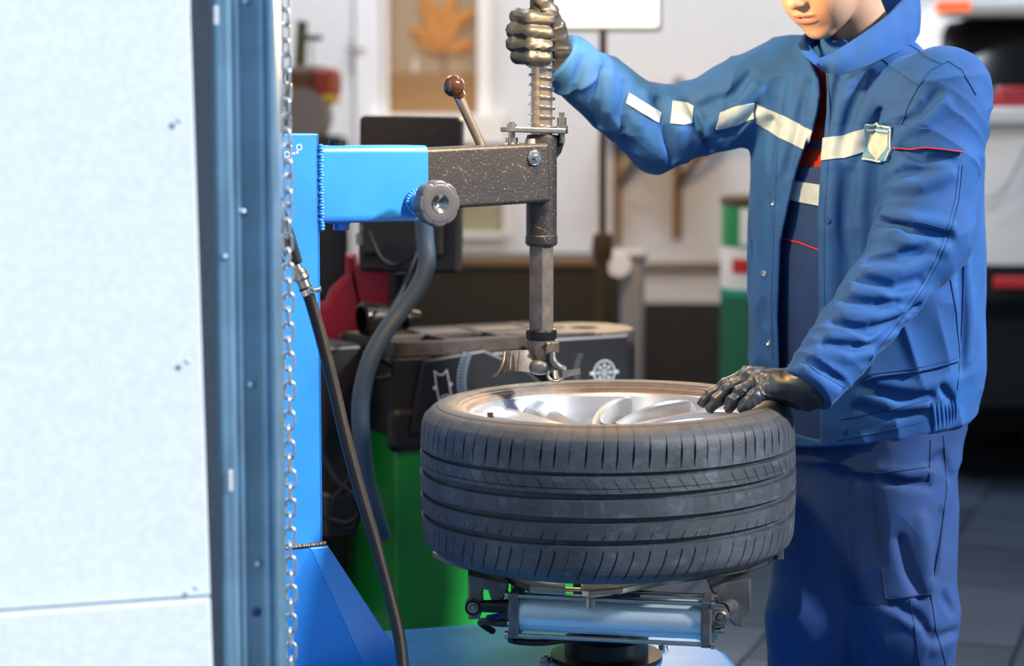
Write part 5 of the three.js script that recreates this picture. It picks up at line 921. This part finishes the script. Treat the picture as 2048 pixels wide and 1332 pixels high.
{ // stand-up collar: a band round the neck, open at the throat
  const lower = [], upper = [];
  const ctl = [ // photo column, row, depth of the lower and of the upper edge
    [1646, 142, 3.655, 1598, 88, 3.69], [1634, 118, 3.69, 1608, 74, 3.72], [1624, 96, 3.76, 1630, 52, 3.78], [1650, 82, 3.84, 1672, 30, 3.85], [1712, 66, 3.875, 1735, 0, 3.88], [1786, 58, 3.86, 1800, -24, 3.865], [1832, 62, 3.80, 1834, -26, 3.80], [1826, 84, 3.72, 1816, -6, 3.73], [1776, 112, 3.65, 1768, 36, 3.67], [1720, 136, 3.615, 1706, 80, 3.63], [1676, 150, 3.61, 1666, 106, 3.615], [1652, 146, 3.62, 1640, 117, 3.612]];
  const a = new THREE.CatmullRomCurve3(ctl.map((c) => at(c[0], c[1], c[2])), false, 'centripetal').getPoints(90), b = new THREE.CatmullRomCurve3(ctl.map((c) => at(c[3], c[4], c[5])), false, 'centripetal').getPoints(90);
  const pos = [], idx = [], nv = 10, cen = at(1728, 50, 3.76);
  const W = 91;
  for (let l = 0; l < 2; l++) for (let j = 0; j <= nv; j++) for (let i = 0; i < W; i++) { const p = a[i].clone().lerp(b[i], j / nv), n = p.clone().sub(cen).setY(0).normalize(); p.addScaledVector(n, (l ? -0.0035 : 0.0035) + 0.006 * Math.sin(j / nv * Math.PI) + 0.0025 * Math.sin(i * 0.55 + j * 0.3)); pos.push(p.x, p.y, p.z); }
  const id = (l, j, i) => (l * (nv + 1) + j) * W + i;
  for (let j = 0; j < nv; j++) for (let i = 0; i < W - 1; i++) { idx.push(id(0, j, i), id(0, j + 1, i + 1), id(0, j, i + 1), id(0, j, i), id(0, j + 1, i), id(0, j + 1, i + 1), id(1, j, i), id(1, j, i + 1), id(1, j + 1, i + 1), id(1, j, i), id(1, j + 1, i + 1), id(1, j + 1, i)); }
  for (let i = 0; i < W - 1; i++) idx.push(id(0, nv, i), id(1, nv, i), id(1, nv, i + 1), id(0, nv, i), id(1, nv, i + 1), id(0, nv, i + 1));
  for (const i of [0, W - 1]) for (let j = 0; j < nv; j++) idx.push(id(0, j, i), id(1, j, i), id(1, j + 1, i), id(0, j, i), id(1, j + 1, i), id(0, j + 1, i));
  const g = new THREE.BufferGeometry(); g.setAttribute('position', new THREE.Float32BufferAttribute(pos, 3)); g.setIndex(idx);
  obj('collar', creased(g, 1.0), M.jacket, jacket);
}
{ // trousers
  const LL = [at(1795, 880, 3.72), at(1806, 1235, 3.66), V(xAt(1835, 3.72), 0.09, -3.74)], RR = [at(1678, 890, 3.80), at(1642, 1235, 3.72), V(xAt(1640, 3.74), 0.09, -3.78)];
  const base = (x, y, z) => { const l = smin(cap(x, y, z, LL[0], LL[1], 0.112, 0.095), cap(x, y, z, LL[1], LL[2], 0.095, 0.086), 0.03), r = smin(cap(x, y, z, RR[0], RR[1], 0.11, 0.095), cap(x, y, z, RR[1], RR[2], 0.095, 0.085), 0.03); const hip = Math.max(torso(x, y, z) + 0.025, y - 0.95, 0.79 - y); return smin(smin(l, r, 0.02), hip, 0.05); };
  const folds = foldSet(base, [[-0.010, 0.012, [1770, 955], [1815, 968], [1850, 970]], [0.007, 0.012, [1760, 940], [1810, 948], [1860, 940]], [-0.010, 0.012, [1862, 930], [1885, 915], [1902, 950]], [-0.008, 0.014, [1740, 960], [1752, 1040], [1762, 1120]], [0.007, 0.014, [1718, 980], [1716, 1080], [1728, 1180]], [-0.010, 0.014, [1800, 1080], [1815, 1140], [1840, 1190]], [0.006, 0.014, [1840, 1040], [1850, 1120], [1858, 1170]], [-0.010, 0.012, [1885, 1030], [1872, 1090], [1860, 1150]], [-0.010, 0.012, [1888, 1195], [1900, 1220]], [0.008, 0.014, [1740, 1210], [1800, 1235], [1850, 1260]], [-0.010, 0.013, [1785, 1210], [1830, 1235], [1862, 1275]], [-0.010, 0.011, [1880, 1275], [1912, 1262]], [0.007, 0.012, [1870, 1300], [1915, 1285]], [-0.008, 0.014, [1730, 1270], [1745, 1310]]]);
  const f = (x, y, z) => { let d = base(x, y, z); if (Math.abs(d) < 0.05) d -= 1.8 * foldAt(folds, x, y, z) + 0.006 * (ridge(x * 14, y * 9 + x * 6, z * 14) - 0.3); return Math.max(d, 0.075 - y); };
  const tr = obj('trousers', surface(f, [0.40, 0.06, -4.14], [0.98, 0.97, -3.46], 0.0062), M.trouser, person);
  obj('thigh_pocket', patch(f, [[[1752, 986], [1800, 976], [1862, 962]], [[1760, 1090], [1810, 1085], [1868, 1075]], [[1772, 1198], [1815, 1196], [1862, 1190]]], 80, 90, 0.007), M.trouser, tr);
  obj('seam_lines', [seam(f, [[1861, 880], [1858, 970]], 0.0011), seam(f, [[1886, 872], [1890, 910], [1893, 980], [1880, 1090], [1862, 1190], [1872, 1260], [1892, 1330]], 0.0011), seam(f, [[1700, 942], [1760, 946], [1810, 940], [1856, 934]], 0.0012), seam(f, [[1752, 990], [1764, 1100], [1773, 1196]], 0.001, 0.0072), seam(f, [[1772, 1196], [1816, 1194], [1860, 1188]], 0.001, 0.0072), seam(f, [[1820, 1200], [1830, 1260], [1840, 1330]], 0.0008), seam(f, [[1700, 1205], [1760, 1210]], 0.0008)], flat(0x0d2c58, 0.8), tr);
  for (const [a, h] of [[LL[2], 0.3], [RR[2], 0.5]]) {
    const dir = V(-0.62, 0, 0.55).normalize(), bt = (x, y, z) => { const dx = x - a.x, dz = z - a.z, u = dx * dir.x + dz * dir.z, v = dx * dir.z - dz * dir.x; return Math.max(smin(ell(u, y, v, 0.075, 0.045, 0, 0.15, 0.055, 0.05), ell(u, y, v, 0, 0.09, 0, 0.06, 0.09, 0.052), 0.03), 0.001 - y); };
    obj('boot', surface(bt, [a.x - 0.25, -0.02, a.z - 0.25], [a.x + 0.25, 0.2, a.z + 0.25], 0.008), M.rubber, person);
  }
}
// ---- head, turned down to the wheel
{
  const al = 0.82, P = 0.56, f = V(-Math.sin(al) * Math.cos(P), -Math.sin(P), Math.cos(al) * Math.cos(P)), u = V(-Math.sin(al) * Math.sin(P), Math.cos(P), Math.cos(al) * Math.sin(P)), s = V().crossVectors(u, f), k = 0.96;
  const sto = at(1609, 36, 3.655), O = sto.clone().addScaledVector(u, 0.0595 * k).addScaledVector(f, -0.0985 * k);
  const head = (X, Y, Z) => {
    const ax = Math.abs(X);
    let d = ell(ax, Y, Z, 0, 0.035, -0.012, 0.077, 0.098, 0.098);
    d = smin(d, ell(ax, Y, Z, 0, -0.02, 0.035, 0.060, 0.085, 0.062), 0.03);
    d = smin(d, ell(ax, Y, Z, 0.026, -0.028, 0.060, 0.030, 0.034, 0.026), 0.03);
    const cp = (a, b, r0, r1) => cap(ax, Y, Z, a, b, r0, r1);
    d = smin(d, cp(V(0.050, -0.052, -0.012), V(0.014, -0.100, 0.064), 0.017, 0.016), 0.03);
    d = smin(d, ell(ax, Y, Z, 0.032, -0.056, 0.046, 0.024, 0.036, 0.034), 0.035);
    d = smin(d, ell(ax, Y, Z, 0, -0.099, 0.075, 0.020, 0.0165, 0.0165), 0.018);
    d = smin(d, ell(ax, Y, Z, 0, -0.060, 0.076, 0.030, 0.026, 0.022), 0.016);
    d = smin(d, ell(ax, Y, Z, 0, -0.0528, 0.0940, 0.027, 0.0060, 0.0095), 0.004);
    d = smin(d, ell(ax, Y, Z, 0, -0.0672, 0.0925, 0.024, 0.0070, 0.0095), 0.004);
    d = smax(d, -cap(ax, Y, Z, V(0, -0.0597, 0.1045), V(0.031, -0.0607, 0.0815), 0.0022, 0.0018), 0.003);
    d = smin(d, cp(V(0, 0.024, 0.086), V(0, -0.020, 0.112), 0.0085, 0.0125), 0.012);
    d = smin(d, ell(ax, Y, Z, 0.0125, -0.0255, 0.101, 0.0085, 0.0075, 0.0115), 0.010);
    d = smax(d, -ell(ax, Y, Z, 0.032, 0.012, 0.094, 0.019, 0.011, 0.016), 0.012);
    d = smin(d, ell(ax, Y, Z, 0.031, 0.010, 0.070, 0.0125, 0.0125, 0.0125), 0.003);
    d = smin(d, cp(V(0.012, 0.032, 0.090), V(0.046, 0.032, 0.072), 0.009, 0.008), 0.014);
    d = smin(d, ell(ax, Y, Z, 0.078, 0.0, -0.012, 0.009, 0.032, 0.019), 0.008);
    return d;
  };
  const n0 = O.clone().addScaledVector(u, -0.045).addScaledVector(f, -0.030), n1 = at(1738, 120, 3.80);
  const skinF = (x, y, z) => { const dx = x - O.x, dy = y - O.y, dz = z - O.z; return smin(head((dx * s.x + dy * s.y + dz * s.z) / k, (dx * u.x + dy * u.y + dz * u.z) / k, (dx * f.x + dy * f.y + dz * f.z) / k) * k, cap(x, y, z, n0, n1, 0.054, 0.062), 0.02); };
  const g = surface(skinF, [O.x - 0.17, 1.46, O.z - 0.2], [O.x + 0.22, O.y + 0.15, O.z + 0.16], 0.0026);
  const p = g.attributes.position, col = new Float32Array(p.count * 3);
  for (let i = 0; i < p.count; i++) {
    const dx = p.getX(i) - O.x, dy = p.getY(i) - O.y, dz = p.getZ(i) - O.z, X = (dx * s.x + dy * s.y + dz * s.z) / k, Y = (dx * u.x + dy * u.y + dz * u.z) / k, Z = (dx * f.x + dy * f.y + dz * f.z) / k;
    let c = [0.60, 0.37, 0.25]; c = mixc(c, [0.54, 0.30, 0.20], n3(X * 90, Y * 90, Z * 90) * 0.6);
    const lip = smooth(1.0, 0.75, Math.hypot(X / 0.029, (Y + 0.0598) / 0.0125)) * (Z > 0.07 ? 1 : 0); c = mixc(c, [0.46, 0.17, 0.14], lip * 0.85);
    const beard = smooth(-0.035, -0.065, Y) * smooth(0.0, 0.03, Z) * (1 - lip); c = mixc(c, [0.34, 0.24, 0.18], beard * 0.45 * n3(X * 700, Y * 700, Z * 700));
    col.set(c, i * 3);
  }
  g.setAttribute('color', new THREE.BufferAttribute(col, 3));
  const skin = new THREE.MeshPhysicalMaterial({ vertexColors: true, roughness: 0.5, bumpMap: fineGrain, bumpScale: 0.0002, sheen: 0.2 });
  obj('body', g, skin, person);
  const hairF = (x, y, z) => { const dx = x - O.x, dy = y - O.y, dz = z - O.z, X = (dx * s.x + dy * s.y + dz * s.z) / k, Y = (dx * u.x + dy * u.y + dz * u.z) / k, Z = (dx * f.x + dy * f.y + dz * f.z) / k; let d = ell(X, Y, Z, 0, 0.038, -0.016, 0.083, 0.104, 0.104) - 0.003 * n3(X * 120, Y * 40, Z * 120); d = smax(d, Z - 0.055 - Math.max(0, Y - 0.05) * 0.5, 0.01); return Math.max(d, -(Y + 0.055 + Math.max(0, Z + 0.02) * 1.6)) * k; };
  obj('hair', surface(hairF, [O.x - 0.17, O.y - 0.14, O.z - 0.17], [O.x + 0.2, O.y + 0.17, O.z + 0.17], 0.005), paint(0x241a14, { rough: 0.6, s: 58, bump: 0.001 }), person);
}
// ---- gloved hands
{
  M.glove = new THREE.MeshPhysicalMaterial({ color: 0x262d36, roughness: 0.42, specularIntensity: 1, clearcoat: 0.25, clearcoatRoughness: 0.35, bumpMap: mottle, bumpScale: 0.0003 });
  const chain = (x, y, z, P, R) => { let d = 9; for (let i = 0; i + 1 < P.length; i++) d = smin(d, cap(x, y, z, P[i], P[i + 1], R[i], R[i + 1]), 0.006); return d; };
  // left hand lying on the rim
  const wr = at(1612, 776, 3.405), kn = [at(1496, 752, 3.475), at(1504, 755, 3.447), at(1518, 764, 3.420), at(1534, 778, 3.398)];
  const fin = [[kn[0], at(1450, 773, 3.478), at(1424, 790, 3.474), at(1406, 806, 3.468)], [kn[1], at(1458, 779, 3.447), at(1436, 800, 3.44), at(1422, 816, 3.435)], [kn[2], at(1482, 784, 3.414), at(1466, 803, 3.406), at(1458, 817, 3.402)], [kn[3], at(1511, 793, 3.385), at(1495, 806, 3.38), at(1484, 817, 3.378)]];
  const th = [at(1585, 790, 3.46), at(1540, 803, 3.50), at(1505, 812, 3.515)];
  const fL = (x, y, z) => {
    let d = 9; for (let i = 0; i < 4; i++) d = smin(d, cap(x, y, z, wr, kn[i], 0.03, 0.0165), 0.012);
    d = smin(d, cap(x, y, z, wr, armL[2].clone().addScaledVector(wL, -0.03), 0.034, 0.038), 0.02);
    let g = 9; for (const q of fin) g = smin(g, chain(x, y, z, q, [0.0135, 0.0118, 0.0108, 0.0092]), 0.004);
    d = smin(d, g, 0.010); d = smin(d, chain(x, y, z, th, [0.018, 0.014, 0.011]), 0.012);
    if (Math.abs(d) < 0.02) { const w = n3(x * 60, y * 60, z * 60); d -= 0.0024 * (ridge(x * 48 + w * 2, y * 42 + x * 30, z * 30) - 0.3); }
    return d;
  };
  const q0 = at(1395, 826, 3.55), q1 = at(1665, 715, 3.36);
  obj('glove', surface(fL, [q0.x - 0.01, q0.y - 0.05, -3.56], [q1.x + 0.03, q1.y + 0.03, -3.33], 0.0022), M.glove, person).userData.label = 'black glove resting on the tyre';
  // loose cuff of the glove
  const cuf = []; for (let j = 0; j <= 8; j++) { const ring = [], c = wr.clone().addScaledVector(wL, -0.012 + 0.0 - j * 0.0032).addScaledVector(V(1, 0, 0), 0); for (let i = 0; i < 40; i++) { const a = i / 40 * 6.2832, e1 = V(0, 1, 0).cross(wL).normalize(), e2 = wL.clone().cross(e1).normalize(), r = 0.0375 + j * 0.0009 + 0.0022 * Math.sin(a * 7 + j * 0.6) * (0.3 + j / 8) + 0.0012 * Math.sin(a * 13); ring.push(c.clone().addScaledVector(e1, r * Math.cos(a)).addScaledVector(e2, r * Math.sin(a))); } cuf.push(ring); }
  // right hand round the handle
  const hx = 1083, R0 = 3.660, ys = [32, 59, 86, 111], w2 = at(1124, 128, 3.722);
  const fs = ys.map((py, i) => [at(1070 - i, py + 4, 3.712), at(1030 + (i === 3 ? 8 : i === 0 ? 6 : 0), py + 1, 3.688), at(1028 + (i === 3 ? 10 : i === 0 ? 8 : 0), py + 1, 3.648), at(1062, py + 4, 3.620), at(1098 - i * 2, py + 7, 3.623)]);
  const tR = [at(1122, 100, 3.688), at(1112, 55, 3.666), at(1100, 22, 3.646), at(1084, 4, 3.635)];
  const fR = (x, y, z) => {
    let d = 9; for (let i = 0; i < 4; i++) d = smin(d, cap(x, y, z, w2, fs[i][0], 0.03, 0.018), 0.014);
    d = smin(d, cap(x, y, z, w2, armR[2].clone().addScaledVector(wR, -0.04), 0.032, 0.036), 0.02);
    let g = 9; for (const q of fs) g = smin(g, chain(x, y, z, q, [0.0145, 0.0138, 0.0135, 0.0125, 0.0112]), 0.003);
    d = smin(d, g, 0.010); d = smin(d, chain(x, y, z, tR, [0.021, 0.0165, 0.014, 0.012]), 0.010);
    if (Math.abs(d) < 0.02) { const w = n3(x * 60, y * 60, z * 60); d -= 0.002 * (ridge(x * 40 + w * 2, y * 90, z * 40) - 0.3); }
    return d;
  };
  const r0 = at(1000, 175, 3.76), r1 = at(1150, -20, 3.6);
  obj('glove', surface(fR, [r0.x - 0.02, r0.y - 0.03, -3.80], [r1.x + 0.05, r1.y + 0.03, -3.58], 0.0025), M.glove, person).userData.label = 'black glove gripping the handle';
}

renderer.render(scene, camera);
